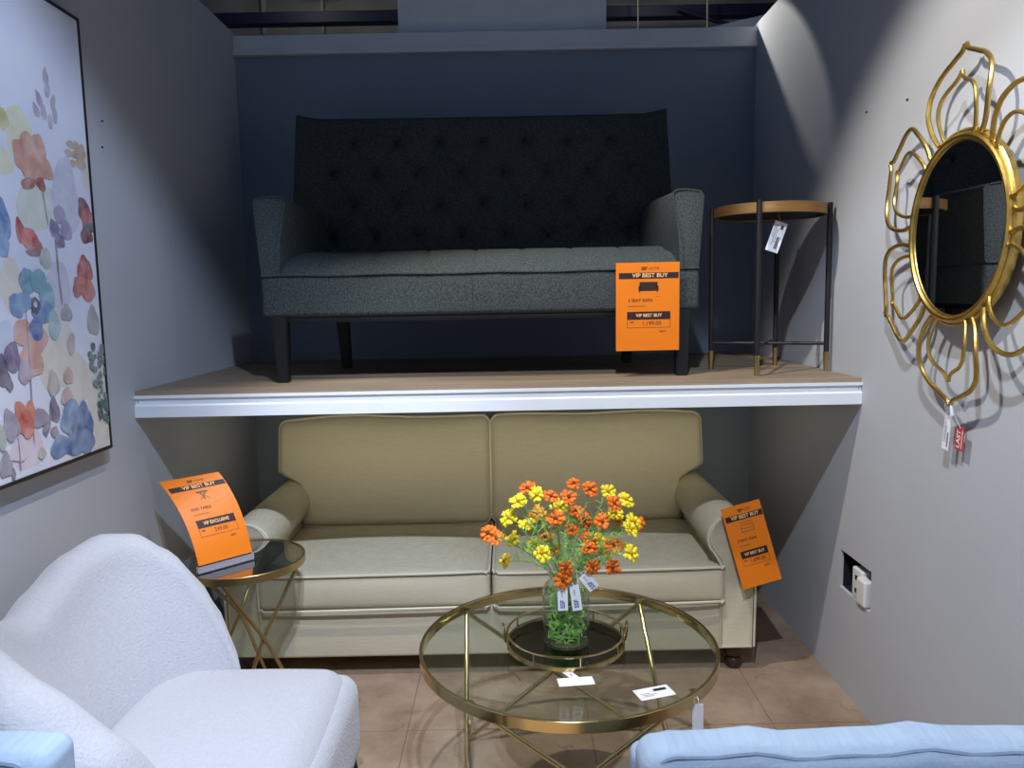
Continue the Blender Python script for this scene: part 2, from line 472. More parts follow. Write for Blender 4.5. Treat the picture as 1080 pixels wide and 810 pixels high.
# ------------------------------------------------------------------ camera
def make_camera():
    p, y, r = radians(6.55), radians(.12), radians(-1.07)
    f = Vector((sin(y)*cos(p), cos(y)*cos(p), -sin(p)))
    r0 = Vector((cos(y), -sin(y), 0)); u0 = r0.cross(f)
    rr = r0*cos(r)+u0*sin(r); uu = -r0*sin(r)+u0*cos(r)
    cam = bpy.data.cameras.new('camera'); cam.sensor_width = 36; cam.sensor_fit = 'HORIZONTAL'
    cam.lens = 811/1080*36; cam.clip_start = .02
    o = bpy.data.objects.new('camera', cam); COL.objects.link(o)
    o.matrix_world = Matrix(((rr.x, uu.x, -f.x, .0395), (rr.y, uu.y, -f.y, -3.6908), (rr.z, uu.z, -f.z, 1.4128), (0, 0, 0, 1)))
    scene.camera = o
make_camera()

SHELF = 1.122
# ------------------------------------------------------------------ the room
bm = bmesh.new(); box(bm, -3.6, 3.6, -6, 6, -.08, 0); struct('floor', bm, M['floor'])
bm = bmesh.new(); box(bm, -1.3, -1.2, -4.6, .06, 0, 2.632); wl = struct('wall_left', bm, M['wall'])
# right wall with the socket opening cut through its face
HY0, HY1, HZ0, HZ1 = -1.285, -1.052, .363, .499
bm = bmesh.new()
ys = [-4.6, HY0, HY1, .06]; zs = [0, HZ0, HZ1, 2.632]
G = [[bm.verts.new((1.2, y, z)) for z in zs] for y in ys]
for i in range(3):
    for j in range(3):
        if (i, j) != (1, 1): bm.faces.new((G[i][j], G[i][j+1], G[i+1][j+1], G[i+1][j]))
B = [bm.verts.new((1.275, y, z)) for y, z in ((HY0, HZ0), (HY1, HZ0), (HY1, HZ1), (HY0, HZ1))]
H = [G[1][1], G[2][1], G[2][2], G[1][2]]
lip = [bm.verts.new((1.212, v.co.y, v.co.z)) for v in H]
for i in range(4):
    bm.faces.new((H[i], H[(i+1) % 4], lip[(i+1) % 4], lip[i]))
    f = bm.faces.new((lip[i], lip[(i+1) % 4], B[(i+1) % 4], B[i])); f.material_index = 1
f = bm.faces.new(B); f.material_index = 1
O = [bm.verts.new((1.3, y, z)) for y, z in ((-4.6, 0), (.06, 0), (.06, 2.632), (-4.6, 2.632))]
bm.faces.new(O)
bm.faces.new([G[0][0], G[1][0], G[2][0], G[3][0], O[1], O[0]])
bm.faces.new([G[3][0], G[3][1], G[3][2], G[3][3], O[2], O[1]])
bm.faces.new([G[3][3], G[2][3], G[1][3], G[0][3], O[3], O[2]])
bm.faces.new([G[0][3], G[0][2], G[0][1], G[0][0], O[0], O[3]])
wr = struct('wall_right', bm, [M['wall'], M['hole']])
bm = bmesh.new(); box(bm, -1.2, 1.2, 0, .06, 0, 2.6); struct('wall_back', bm, M['wall_back'])
bm = bmesh.new()
box(bm, -1.199, 1.199, -.022, .05, 2.546, 2.614, .004); box(bm, -1.199, 1.199, -.030, .0, 2.526, 2.548, .003)
struct('trim_1', bm, M['trim'])
bm = bmesh.new(); box(bm, -7, 7, 6, 6.1, 0, 5.5); struct('wall_rear', bm, M['rear'])
bm = bmesh.new(); box(bm, -7, 7, .4, 6.1, 5.4, 5.5); struct('ceiling', bm, M['ceiling'])
# lit partition just behind the right end of the back wall
bm = bmesh.new()
q = [(.80, .42), (1.30, .06)]
loft(bm, [[(q[0][0], q[0][1], 0), (q[1][0], q[1][1], 0), (q[1][0]+.03, q[1][1]+.04, 0), (q[0][0]+.03, q[0][1]+.04, 0)],
          [(q[0][0], q[0][1], 2.70), (q[1][0], q[1][1], 2.70), (q[1][0]+.03, q[1][1]+.04, 2.70), (q[0][0]+.03, q[0][1]+.04, 2.70)]])
struct('wall_behind', bm, M['wall'])

bm = bmesh.new(); box(bm, -6, 6, 5.4, 5.55, 4.515, 4.64, .01)
tag(obj('roof_beam', bm, M['beam'], None, False), 'dark navy steel roof beam crossing level above the niche, far behind', 'beam')
bm = bmesh.new()
tube(bm, [(2.0, 5.36, 4.58), (2.75, 5.36, 4.34)], .03, 8)
tag(obj('roof_brace', bm, M['beam'], None), 'short dark slanting brace under the roof beam near the hanging wire', 'brace')
for x, w, lab in ((-2.81, .05, 'pale flat hanger post, the wider of two left of the white board'), (-2.115, .034, 'pale thin hanger post next to the white board on its left')):
    bm = bmesh.new(); box(bm, x-w/2, x+w/2, 5.90, 5.93, 3.2, 5.4, .004)
    tag(obj('hanger_post', bm, M['post'], None, False), lab, 'post', 'pale posts hanging from the hall ceiling')
for x, r, lab in ((1.523, .007, 'thin pale hanging wire just right of the white board'), (2.29, .010, 'white hanging wire near the right end of the top rail')):
    bm = bmesh.new(); tube(bm, [(x, 5.2, 3.3), (x, 5.2, 5.4)], r, 8)
    tag(obj('hanging_wire', bm, M['post'], None), lab, 'wire', 'wires hanging from the hall ceiling')
for x, y, z, lab in ((-2.12, 5.3, 4.90, 'round white downlight ring above the left hanger posts'), (-1.28, 5.3, 4.885, 'round white downlight ring beside the top left of the white board'),
                     (1.72, 5.2, 4.80, 'small white lamp head above the roof beam right of the white board')):
    t = thing('downlight', lab, 'downlight', (x, y, z), 'downlights of the hall ceiling')
    bm = bmesh.new(); lathe(bm, [(.10, 0), (.13, .0), (.13, .05), (.10, .05), (.10, 0)], (x, y, z), 28); obj('ring', bm, M['lamp_white'], t)
    bm = bmesh.new(); tube(bm, [(x, y, z+.04), (x, y, 5.4)], .012, 8); lathe(bm, [(0, .03), (.10, .03), (.10, .045), (0, .045)], (x, y, z), 24); obj('hanger', bm, M['post'], t)
bm = bmesh.new(); box(bm, -.452, .519, .064, .084, 0, 3.15, .003)
tag(obj('backing_board', bm, M['board'], None, False), 'plain pale board standing upright behind the top rail of the niche', 'board')

# scuff marks left in the painted walls
for wall, x, y, z in ((wl, -1.2, -1.245, 1.970), (wl, -1.2, -1.255, 1.890), (wr, 1.2, -1.398, 1.954), (wr, 1.2, -1.142, 1.978)):
    bm = bmesh.new(); s = .003 if wall is wl else .0035
    d = .0012 if x < 0 else -.0012
    box(bm, min(x, x+d), max(x, x+d), y-s*1.8, y+s*1.8, z-s*.6, z+s*.6); box(bm, min(x, x+d), max(x, x+d), y-s*1.8, y-s*.6, z-s*1.6, z)
    obj('scuff_mark', bm, M['black_ink'], wall, False)

# ------------------------------------------------------------------ display platform
t = thing('display_shelf', 'brown topped display platform with white metal front edge between the side walls', 'display shelf', (0, -1.17, 1.03))
bm = bmesh.new(); box(bm, -1.199, 1.199, -1.172, -.001, SHELF-.014, SHELF, .001); obj('deck', bm, M['vinyl'], t, False)
bm = bmesh.new(); box(bm, -1.199, 1.199, -1.168, -.001, 1.045, SHELF-.0142); obj('substrate', bm, M['edge'], t, False)
bm = bmesh.new()
prof = [(-1.181, 1.036), (-1.181, 1.073), (-1.176, 1.077), (-1.172, 1.078), (-1.172, 1.097), (-1.181, 1.099), (-1.181, 1.108), (-1.1685, 1.108), (-1.1685, 1.040), (-1.10, 1.040), (-1.10, 1.036)]
loft(bm, [[(x, y, z) for y, z in prof] for x in (-1.199, 1.199)])
obj('fascia_channel', bm, M['white_metal'], t, False)
bm = bmesh.new(); box(bm, -1.199, 1.199, -1.10, -.001, 1.037, 1.0448); obj('soffit', bm, M['board'], t, False)
bm = bmesh.new(); box(bm, -1.10, 1.10, -1.098, -1.076, 1.0285, 1.0368, .002); obj('fill_lamp_bar', bm, M['plastic'], t, False)  # added bar to carry the under-shelf fill; hidden, does not glow
for x in (-1.19, 1.19):
    bm = bmesh.new(); lathe(bm, [(0, 0), (.004, .0), (.004, .003), (0, .003)], (0, 0, 0), 12)
    for v in bm.verts: v.co = Vector((x, -1.1722-v.co.z, 1.088+v.co.y))
    obj('screw', bm, M['black_metal'], t)

# ------------------------------------------------------------------ lower sofa
def rolled_arm(side):
    """profile in x/z swept along y; side=+1 right arm"""
    xi = .795 if side > 0 else -.893
    bm = bmesh.new(); rings = []
    def prof(k):
        pts = []
        s = side
        cx, cz, R = .045, .522, .086
        base = [(.13, .088), (.132, .25), (.131, .40), (.131, .475)]
        for u, z in base: pts.append((u, z))
        for a in range(-20, 221, 15):
            ang = radians(a); pts.append((cx+R*cos(ang), cz+R*sin(ang)))
        for u, z in ((.0, .44), (.004, .39), (.004, .25), (.004, .088)): pts.append((u, z))
        gx, gz = .066, .36
        return [(xi+s*(gx+(u-gx)*k), gz+(z-gz)*(.55+.45*k) if False else gz+(z-gz)*(1-(1-k)*.35)) for u, z in pts]
    for y, k in ((-.955, .80), (-.962, .90), (-.958, .96), (-.945, 1.0), (-.75, 1.0), (-.5, .99), (-.25, .985), (-.06, .98)):
        rings.append([(x, y, max(z, .088)) for x, z in prof(k)])
    loft(bm, rings)
    return bm
SOFA_G = None
t = thing('sofa', 'beige fabric rolled-arm sofa standing on the floor under the display platform', 'sofa', (-.05, -.5, 0))
sofa = t
bm = bmesh.new(); rbox(bm, (-.05, -.50, .175), (1.72, .90, .19), .012, (4, 3, 3)); obj('base', bm, M['beige'], t)
for s in (-1, 1):
    a = obj('arm', rolled_arm(s), M['beige'], t)
    xi = .795 if s > 0 else -.893
    bm = bmesh.new()
    P = [(xi+s*.132, -.962, .10), (xi+s*.134, -.963, .30), (xi+s*.134, -.963, .475)]
    for k in range(-15, 226, 20): P.append((xi+s*(.045+.086*cos(radians(k))), -.957, .516+.084*sin(radians(k))))
    P += [(xi+s*.010, -.963, .40), (xi+s*.010, -.963, .27)]
    tube(bm, smooth_pts(P, 3), .0045, 6); obj('piping', bm, M['beige_pipe'], a)
bm = bmesh.new(); rbox(bm, (-.05, -.11, .44), (1.86, .16, .74), .05, (5, 3, 5)); obj('back_frame', bm, M['beige'], t)
def sofa_seat(x0, x1):
    c = ((x0+x1)/2, -.655, .342); s = (x1-x0-.006, .635, .138)
    bm = bmesh.new(); rbox(bm, c, s, .028, (12, 10, 4), (.0, .010, .022))
    o = obj('seat_cushion', bm, M['beige'], t)
    for z in (.408, .277):
        bm = bmesh.new(); P = []
        hx, hy = s[0]/2-.004, s[1]/2-.0
        for (sx, sy) in ((-1, -1), (1, -1), (1, 1), (-1, 1)):
            for k in range(5):
                a0 = {(-1, -1): 180, (1, -1): 270, (1, 1): 0, (-1, 1): 90}[(sx, sy)]
                a = radians(a0+90*k/4)
                P.append((c[0]+sx*(hx-.02)+.02*cos(a), c[1]+sy*(hy-.02)+.02*sin(a), z+.004*sin(3*k+sx)))
        Q = []
        for i in range(len(P)):
            a, b = Vector(P[i]), Vector(P[(i+1) % len(P)])
            nn = max(1, int((b-a).length/.05))
            for k in range(nn): 
                q = a+(b-a)*k/nn; 
                if (q.y-c[1]) < -.2: q.y -= .007*(1-min(1, abs((q.x-c[0])/hx))**4)
                Q.append(q)
        tube(bm, Q, .0048, 6, True); obj('piping', bm, M['beige_pipe'], o)
sofa_seat(-.912, -.045); sofa_seat(-.045, .822)
def tee_cushion(x0, x1, s):
    """back cushion whose upper outside corner reaches over the arm"""
    zb, zt, y0 = .418, .872, -.395
    c = Vector(((x0+x1)/2, y0+.085, (zb+zt)/2)); w, h, d = x1-x0, zt-zb, .17
    def fn(q):
        f = (q.z-.590)/.070; f = max(0, min(1, f)); f = f*f*(3-2*f)
        g = max(0, min(1, ((q.x-c.x)*s/(w/2)-.35)/.65))
        x = q.x-s*.100*(1-f)*g
        sag = .006*sin((q.x-x0)*9+s)
        return Vector((x, q.y+.20*(q.z-zb), q.z+sag*(q.z-zb)/h))
    bm = bmesh.new(); rbox(bm, c, (w, d, h), .034, (22, 3, 22), (.0, .030, .012), fn)
    o = obj('back_cushion', bm, M['beige'], t, angle=70)
    P = []; rr = .032; hx, hz = w/2-.001, h/2+.003
    for (sx, sz, a0) in ((1, 1, 0), (-1, 1, 90), (-1, -1, 180), (1, -1, 270)):
        for k in range(6):
            a = radians(a0+18*k); P.append(Vector((c.x+sx*(hx-rr)+rr*cos(a), c.y-.055, c.z+sz*(hz-rr)+rr*sin(a))))
    Q = []
    for i in range(len(P)):
        a, b = P[i], P[(i+1) % len(P)]; nn = max(1, int((b-a).length/.02))
        for k in range(nn):
            q = a+(b-a)*k/nn
            if q.z > zt-.02: q.z += .012*(1-((q.x-c.x)/(w/2))**2)
            Q.append(fn(q))
    bm = bmesh.new(); tube(bm, Q, .0056, 8, True); obj('piping', bm, M['beige_pipe'], o)
tee_cushion(-1.000, -.058, -1); tee_cushion(-.052, .890, 1)
for x, y in ((-.95, -.915), (.865, -.915), (-.95, -.10), (.865, -.10)):
    bm = bmesh.new(); lathe(bm, [(0, 0), (.020, 0), (.026, .008), (.031, .022), (.030, .034), (.022, .043), (.025, .049), (.036, .056), (.038, .070), (.034, .089), (0, .089)], (x, y, 0), 28)
    obj('leg', bm, M['brown_wood'], t)

# ------------------------------------------------------------------ upper sofa
UX = -.058
t = thing('tufted_sofa', 'dark charcoal button-tufted two-seat sofa on top of the display platform', 'sofa', (UX, -.65, SHELF))
bm = bmesh.new()
def flare(v):
    return v
rbox(bm, (UX, -.695, 1.4235), (1.524, .612, .143), .016, (6, 4, 3), (.0, .004, 0)); obj('base', bm, M['charcoal'], t)
# bench seat with vertical seams, its front corners cut round the arms
bm = bmesh.new()
NX, NY = 120, 24
rows = []
for j in range(NY+1):
    fy = j/NY; row = []
    for i in range(NX+1):
        fx = i/NX*2-1
        y = -.998+.52*fy
        half = .752-.085*min(1, max(0, (fy-.0)/.26))**.7
        x = UX+fx*half
        z = 1.497+.092*sin(min(1, fy*2.0)*pi/2)**.75
        for sx in (-.58, -.4, -.22, -.045, .13, .31, .49):
            d = abs(x-(UX+.02+sx)); z -= .006*math.exp(-(d/.006)**2)
        row.append(bm.verts.new((x, y, z)))
    rows.append(row)
for a, b in zip(rows, rows[1:]):
    for i in range(NX): bm.faces.new((a[i], a[i+1], b[i+1], b[i]))
loop = rows[0]+[r[-1] for r in rows[1:]]+rows[-1][::-1][1:]+[r[0] for r in rows[-2:0:-1]]
low = [bm.verts.new((v.co.x, v.co.y, 1.485)) for v in loop]
for i in range(len(loop)):
    j = (i+1) % len(loop); bm.faces.new((loop[j], loop[i], low[i], low[j]))
bm.faces.new(low)
seat = obj('seat', bm, M['charcoal'], t)
bm = bmesh.new(); tube(bm, [(UX-.758+.01895*k, -1.0035-.001*sin(k*.7), 1.4955+.0015*sin(k*.33)) for k in range(81)], .0042, 6); obj('piping', bm, M['charcoal'], seat)
# tufted back, its side edges sweeping forward into wings
BUT = []
for k in range(7): BUT.append((-.602+.18*k, 2.058)); BUT.append((-.602+.18*k, 1.792))
for k in range(8): BUT.append((-.692+.18*k, 1.927)); BUT.append((-.692+.18*k, 1.662))
def back_face(fx, z):
    zz = (z-1.56)/.60
    half = .752+.0*zz
    x = UX+fx*half
    y = -.50+.13*zz
    wing = max(0, (abs(fx)-.86)/.14)
    y -= .12*wing**1.6*(1-.25*zz)
    d = 0.0
    bx = 1e9
    for (ax, az) in BUT:
        ax2 = ax
        q = (x-ax2)**2+(z-az)**2
        d += .026*math.exp(-q/(2*.019**2))
        # pleats running to the neighbours half a pitch away
    u = (x+.602)/.18; w = (z-2.058)/.266
    for a in (u+w, u-w):
        fr = abs(a-round(a)); d += .006*math.exp(-(fr/.06)**2)
    fade = min(1, max(0, (1-abs(fx))*8))*min(1, max(0, (2.13-z)/.06))
    y += d*fade
    y -= .012*sin(pi*min(1, max(0, (z-1.56)/.6)))
    return Vector((x, y, z))
bm = bmesh.new(); NX, NZ = 170, 70; F = []
for j in range(NZ+1):
    z = 1.50+(2.148-1.50)*j/NZ
    F.append([bm.verts.new(back_face(i/NX*2-1, z)) for i in range(NX+1)])
for a, b in zip(F, F[1:]):
    for i in range(NX): bm.faces.new((a[i], a[i+1], b[i+1], b[i]))
rim = [r[0] for r in F]+F[-1][1:]+[r[-1] for r in F[::-1][1:]]+F[0][::-1][1:-1]
def rim_ring(dy, dz, inset):
    out = []
    for v in rim:
        fx = (v.co.x-UX)/.752; top = v.co.z > 2.147
        wing = max(0, (abs(fx)-.86)/.14)
        x = UX+(v.co.x-UX)*inset
        z = v.co.z+(dz if top else 0)+ (.004*abs(fx)**3 if top else 0)
        out.append(bm.verts.new((x, v.co.y+dy+.02*wing, z)))
    return out
prev = rim
for dy, dz, ins in ((.012, .012, 1.006), (.045, .016, 1.010), (.085, .012, 1.006), (.10, -.004, .998)):
    cur = rim_ring(dy, dz, ins)
    for i in range(len(rim)): 
        j = (i+1) % len(rim); bm.faces.new((prev[i], prev[j], cur[j], cur[i]))
    prev = cur
bm.faces.new(prev)
back = obj('backrest', bm, M['charcoal'], t, angle=60)
for (x, z) in BUT:
    bm = bmesh.new()
    p = back_face((x-UX)/.752, z)
    lathe(bm, [(0, -.004), (.011, -.003), (.013, .0), (.010, .005), (.005, .0075), (0, .008)], (0, 0, 0), 14)
    for v in bm.verts: v.co = Vector((p.x+v.co.x, p.y-.001-v.co.z, p.z+v.co.y))
    obj('button', bm, M['charcoal_dark'], back)
for s in (-1, 1):
    bm = bmesh.new(); rings = []
    xo = UX+s*.765; 
    # sloping arm: wide flared front panel, inner face curving back to meet the wing
    for f, y in ((0, -1.003), (.06, -1.0), (.1, -.985), (.3, -.86), (.6, -.70), (.85, -.58), (1, -.46)):
        k = 0 if f > .02 else 1
        to = UX+s*(.776-.012*f); ti = UX+s*(.664-.012*min(1, f*2)); bo = UX+s*.757; bi = UX+s*(.695-.05*f)
        zt = 1.762+.018*f
        e = .008*k
        rings.append([(bo-s*e, y, 1.494), (bo+s*.004-s*e, y, 1.53), (to-s*.003-s*e, y, 1.70), (to-s*e, y, zt-.018), (to-s*.012-s*e, y, zt-.004-e), ((to+ti)/2, y, zt+.004-e),
                      (ti+s*.012+s*e, y, zt-.006-e), (ti+s*e, y, zt-.022), (bi-s*.005+s*e, y, 1.62), (bi+s*e, y, 1.53), (bi+s*e, y, 1.494)])
    loft(bm, rings); a = obj('arm', bm, M['charcoal'], t, angle=50)
    bm = bmesh.new(); tube(bm, smooth_pts([(UX+s*.703, -1.003, 1.50), (UX+s*.698, -1.004, 1.60), (UX+s*.668, -1.004, 1.735), (UX+s*.688, -1.003, 1.762), (UX+s*.755, -1.003, 1.758)], 5), .0035, 6)
    obj('piping', bm, M['charcoal'], a)
for s in (-1, 1):
    bm = bmesh.new(); tapered_leg(bm, (UX+s*.705, -.972, 1.358), (UX+s*.703, -.978, SHELF), .052, .040); obj('leg', bm, M['black_wood'], t)
    bm = bmesh.new(); tapered_leg(bm, (UX+s*.60, -.46, 1.358), (UX+s*.590, -.45, SHELF), .05, .038); obj('leg', bm, M['black_wood'], t)
bm = bmesh.new()
box(bm, UX-.69, UX+.69, -.985, -.955, 1.332, 1.356, .003); box(bm, UX-.64, UX+.64, -.44, -.41, 1.332, 1.356, .003)
for s in (-1, 1): box(bm, UX+s*.68-.012, UX+s*.68+.012, -.97, -.42, 1.332, 1.356, .003)
obj('leg_rail', bm, M['black_wood'], t)
bm = bmesh.new(); tube(bm, [(-.085, -1.001, 1.362), (-.085, -1.0045, 1.42), (-.085, -1.001, 1.488)], .0018, 5); obj('base_seam', bm, M['charcoal_dark'], t)

# ------------------------------------------------------------------ black side table
cx, cy, R = .985, -.872, .196
t = thing('side_table', 'round black side table with bronze rim and gold leg tips on the display platform', 'side table', (cx, cy, SHELF))
ztop = 1.712
bm = bmesh.new(); lathe(bm, [(0, ztop-.030), (R-.012, ztop-.030), (R-.012, ztop-.012), (0, ztop-.012)], (cx, cy, 0), 64); obj('table_top', bm, M['black_metal'], t)
bm = bmesh.new(); lathe(bm, [(R-.012, ztop-.034), (R-.004, ztop-.036), (R-.002, ztop-.034), (R-.002, ztop), (R-.006, ztop+.001), (R-.012, ztop-.002), (R-.012, ztop-.034)], (cx, cy, 0), 72); obj('rim', bm, M['bronze'], t)
ANG = [-19, 63, 157, 242]
for a in ANG:
    dx, dy = cos(radians(a)), sin(radians(a))
    x, y = cx+(R+.006)*dx, cy+(R+.006)*dy
    bm = bmesh.new(); tube(bm, [(x, y, SHELF+.07), (x, y, ztop+.006)], .0095, 12)
    l = obj('leg', bm, M['black_metal'], t)
    bm = bmesh.new(); tube(bm, [(x, y, SHELF), (x, y, SHELF+.071)], [.0075, .0105], 12); obj('leg_tip', bm, M['brass_satin'], l)
bm = bmesh.new()
for a, b in ((0, 2), (1, 3)):
    p = [(cx+R*cos(radians(ANG[k])), cy+R*sin(radians(ANG[k])), 1.222) for k in (a, b)]
    tube(bm, p, .006, 10)
obj('stretcher', bm, M['black_metal'], t)
# ------------------------------------------------------------------ hourglass-rod tables
def rod_table(t, cx, cy, R, ztop, ang0, rod_r, rimh, rimw, metal, glass, rr, rf, rods=True):
    bm = bmesh.new()
    lathe(bm, [(R-rimw, ztop-rimh), (R-.001, ztop-rimh), (R, ztop-rimh+.001), (R, ztop-.001), (R-.001, ztop), (R-rimw+.001, ztop), (R-rimw, ztop-.001), (R-rimw, ztop-rimh)], (cx, cy, 0), 96)
    obj('rim', bm, metal, t)
    bm = bmesh.new(); lathe(bm, [(0, ztop-.010), (R-rimw, ztop-.010), (R-rimw, ztop-.003), (0, ztop-.003)], (cx, cy, 0), 96)
    obj('glass_top', bm, glass, t)
    top = []; foot = []
    for k in range(4):
        a = radians(ang0[k]); top.append(Vector((cx+rr*cos(a), cy+rr*sin(a), ztop-rimh*.7)))
        foot.append(Vector((cx+rf*cos(a), cy+rf*sin(a), rod_r)))
    for k in range(4 if rods else 0):
        j = (k+1) % 4
        for a, b, sgn in ((top[k], foot[j], 1), (top[j], foot[k], -1)):
            mid = (a+b)/2
            out = Vector((mid.x-cx, mid.y-cy, 0)).normalized()*rod_r*.9*sgn
            bm = bmesh.new(); tube(bm, [a, mid+out, b], rod_r, 10); obj('leg', bm, metal, t)
    for k in range(4):
        if rimh > .02:
            bm = bmesh.new(); p = top[k]; c = Vector((cx, cy, 0)); d = (p-c); d.z = 0; d.normalize()
            q = p+d*(R-rr-.008)
            lathe(bm, [(0, ztop-.014), (.011, ztop-.014), (.011, ztop-.0105), (0, ztop-.0105)], (p.x, p.y, 0), 16)
            tube(bm, [Vector((p.x, p.y, p.z)), Vector((q.x, q.y, p.z))], .006, 8); tube(bm, [Vector((p.x, p.y, p.z-.002)), Vector((p.x, p.y, ztop-.013))], .006, 8)
            obj('bracket', bm, metal, t)
CT = (.185, -1.640)
t = thing('coffee_table', 'round brass coffee table with clear glass top and crossed rod legs', 'coffee table', (CT[0], CT[1], 0))
rod_table(t, CT[0], CT[1], .412, .452, (50, 139, 229, 318), .0070, .029, .010, M['brass'], M['glass'], .392, .40)
bm = bmesh.new()
TAGX, TAGY = .478, -1.935
# white strap of the table's own ticket, hanging below the rim
for v in ((TAGX-.012, TAGX+.012),):
    box(bm, TAGX-.013, TAGX+.013, TAGY-.0006, TAGY+.0006, .352, .424, 0)
    tube(bm, [(TAGX, TAGY, .423), (TAGX+.001, TAGY-.002, .436), (TAGX-.004, TAGY+.012, .445)], .0012, 6)
obj('strap_label', bm, M['paper'], t)
ET = (-.876, -1.168)
t = thing('end_table', 'small round gold end table with smoked glass top beside the white armchair', 'end table', (ET[0], ET[1], 0))
rod_table(t, ET[0], ET[1], .203, .55, (-38, 52, 142, 232), .0065, .026, .008, M['brass_satin'], M['smoked'], .190, .19, False)
for th, wr, wz in ((-47, .128, .300), (133, .052, .335)):
    pt = lambda a, z, r=.188: Vector((ET[0]+r*cos(radians(a)), ET[1]+r*sin(radians(a)), z))
    for s in (-1, 1):
        wst = pt(th, wz, wr+s*.006)
        bm = bmesh.new(); tube(bm, smooth_pts([pt(th-s*45, .528), pt(th-s*45, .528)*.5+wst*.5, wst, pt(th+s*45, .006)*.5+wst*.5, pt(th+s*45, .006)], 4), .0062, 10); obj('leg', bm, M['brass_satin'], t)


# ------------------------------------------------------------------ tray and vase of flowers
TR = (.178, -1.662); ZT = .452
t = thing('tray', 'round brass gallery tray with black mirror base on the glass coffee table', 'tray', (TR[0], TR[1], ZT))
bm = bmesh.new(); lathe(bm, [(0, ZT+.006), (.156, ZT+.006), (.156, ZT+.011), (0, ZT+.011)], (TR[0], TR[1], 0), 64); obj('mirror_base', bm, M['black_glass'], t)
bm = bmesh.new(); lathe(bm, [(.155, ZT+.004), (.163, ZT+.004), (.163, ZT+.014), (.1565, ZT+.014), (.155, ZT+.004)], (TR[0], TR[1], 0), 72); obj('base_ring', bm, M['brass'], t)
bm = bmesh.new(); tube(bm, [(TR[0]+.160*cos(2*pi*k/72), TR[1]+.160*sin(2*pi*k/72), ZT+.040) for k in range(72)], .0032, 8, True); obj('gallery_rail', bm, M['brass'], t)
for k in range(8):
    a = radians(10+45*k); x, y = TR[0]+.160*cos(a), TR[1]+.160*sin(a)
    bm = bmesh.new(); tube(bm, [(x, y, ZT+.012), (x, y, ZT+.041)], .0025, 8); obj('post', bm, M['brass'], t)
for s in (-1, 1):
    bm = bmesh.new(); x = TR[0]+s*.164
    tube(bm, smooth_pts([(x, TR[1]-.014, ZT+.016), (x+s*.006, TR[1]-.014, ZT+.05), (x+s*.007, TR[1], ZT+.064), (x+s*.006, TR[1]+.014, ZT+.05), (x, TR[1]+.014, ZT+.016)], 5), .003, 8)
    obj('handle', bm, M['brass'], t)
for k in range(4):
    a = radians(45+90*k); bm = bmesh.new(); lathe(bm, [(0, ZT), (.007, ZT), (.007, ZT+.0055), (0, ZT+.0055)], (TR[0]+.13*cos(a), TR[1]+.13*sin(a), 0), 14); obj('foot', bm, M['brass'], t)

VX, VY, VZ = .180, -1.672, ZT+.0115
t = thing('vase', 'tall ribbed clear glass vase standing on the black tray', 'vase', (VX, VY, VZ))
bm = bmesh.new()
outer = [(0, 0), (.050, 0), (.060, .004), (.0635, .014), (.0640, .06), (.0640, .135), (.0625, .152), (.057, .166), (.050, .174), (.046, .180), (.046, .188), (.049, .195), (.051, .199)]
inner = [(.0485, .199), (.0435, .188), (.0435, .181), (.0475, .172), (.0545, .164), (.060, .150), (.0615, .134), (.0615, .06), (.061, .014), (.056, .009), (0, .009)]
lathe(bm, [(r, VZ+z) for r, z in outer+inner], (VX, VY, 0), 144, .012, 24)
obj('glass_body', bm, M['vase_glass'], t, angle=80)
def hang_tag(x, y, z, w, h, rz, ry, word, tilt=0):
    """paper swing ticket on a thread; hangs down from x,y,z"""
    cr, sr = cos(rz), sin(rz); ct, st = cos(ry), sin(ry)
    def P(u, v, n):
        u2, v2 = u-w/2, v-h
        a, b = u2*ct-v2*st, u2*st+v2*ct
        return Vector((x+a*cr+n*sr, y+a*sr-n*cr, z+b))
    return P
for k, (x, y, z, w, h, ry, lab) in enumerate(((.166, -1.742, .648, .027, .064, .02, 'left white paper ticket hanging on the vase front'), (.197, -1.740, .652, .026, .070, .13, 'white paper ticket on the vase front, right of the other front ticket'),
                                              (.222, -1.728, .676, .030, .050, .66, 'white paper ticket sticking out to the right of the vase neck'))):
    P = hang_tag(x, y, z, w, h, 0.05, ry, '')
    o = thing('paper_tag', lab, 'tag', (x, y, z-h), 'paper tickets on the vase')
    bm = bmesh.new(); sheet(bm, w, h, .0006, P, 4); obj('card', bm, M['paper'], o, False)
    bm = bmesh.new(); put_text(bm, 'SSF', .0165, w*.5, h*.27, .0004, P, bold=.0004, rot=pi/2); obj('printed_mark', bm, M['blue_ink'], o, False)
    bm = bmesh.new(); put_text(bm, 'HOME', .006, w*.45, h*.72, .0004, P, rot=pi/2); 
    obj('small_print', bm, M['ink_grey'], o, False)
    bm = bmesh.new(); tube(bm, [P(w/2, h-.002, .0), (x*.6+VX*.4, y*.75+VY*.25, z+.008), (VX+.03*(k-1), VY-.05, VZ+.186)], .0008, 5); obj('thread', bm, M['paper'], o)

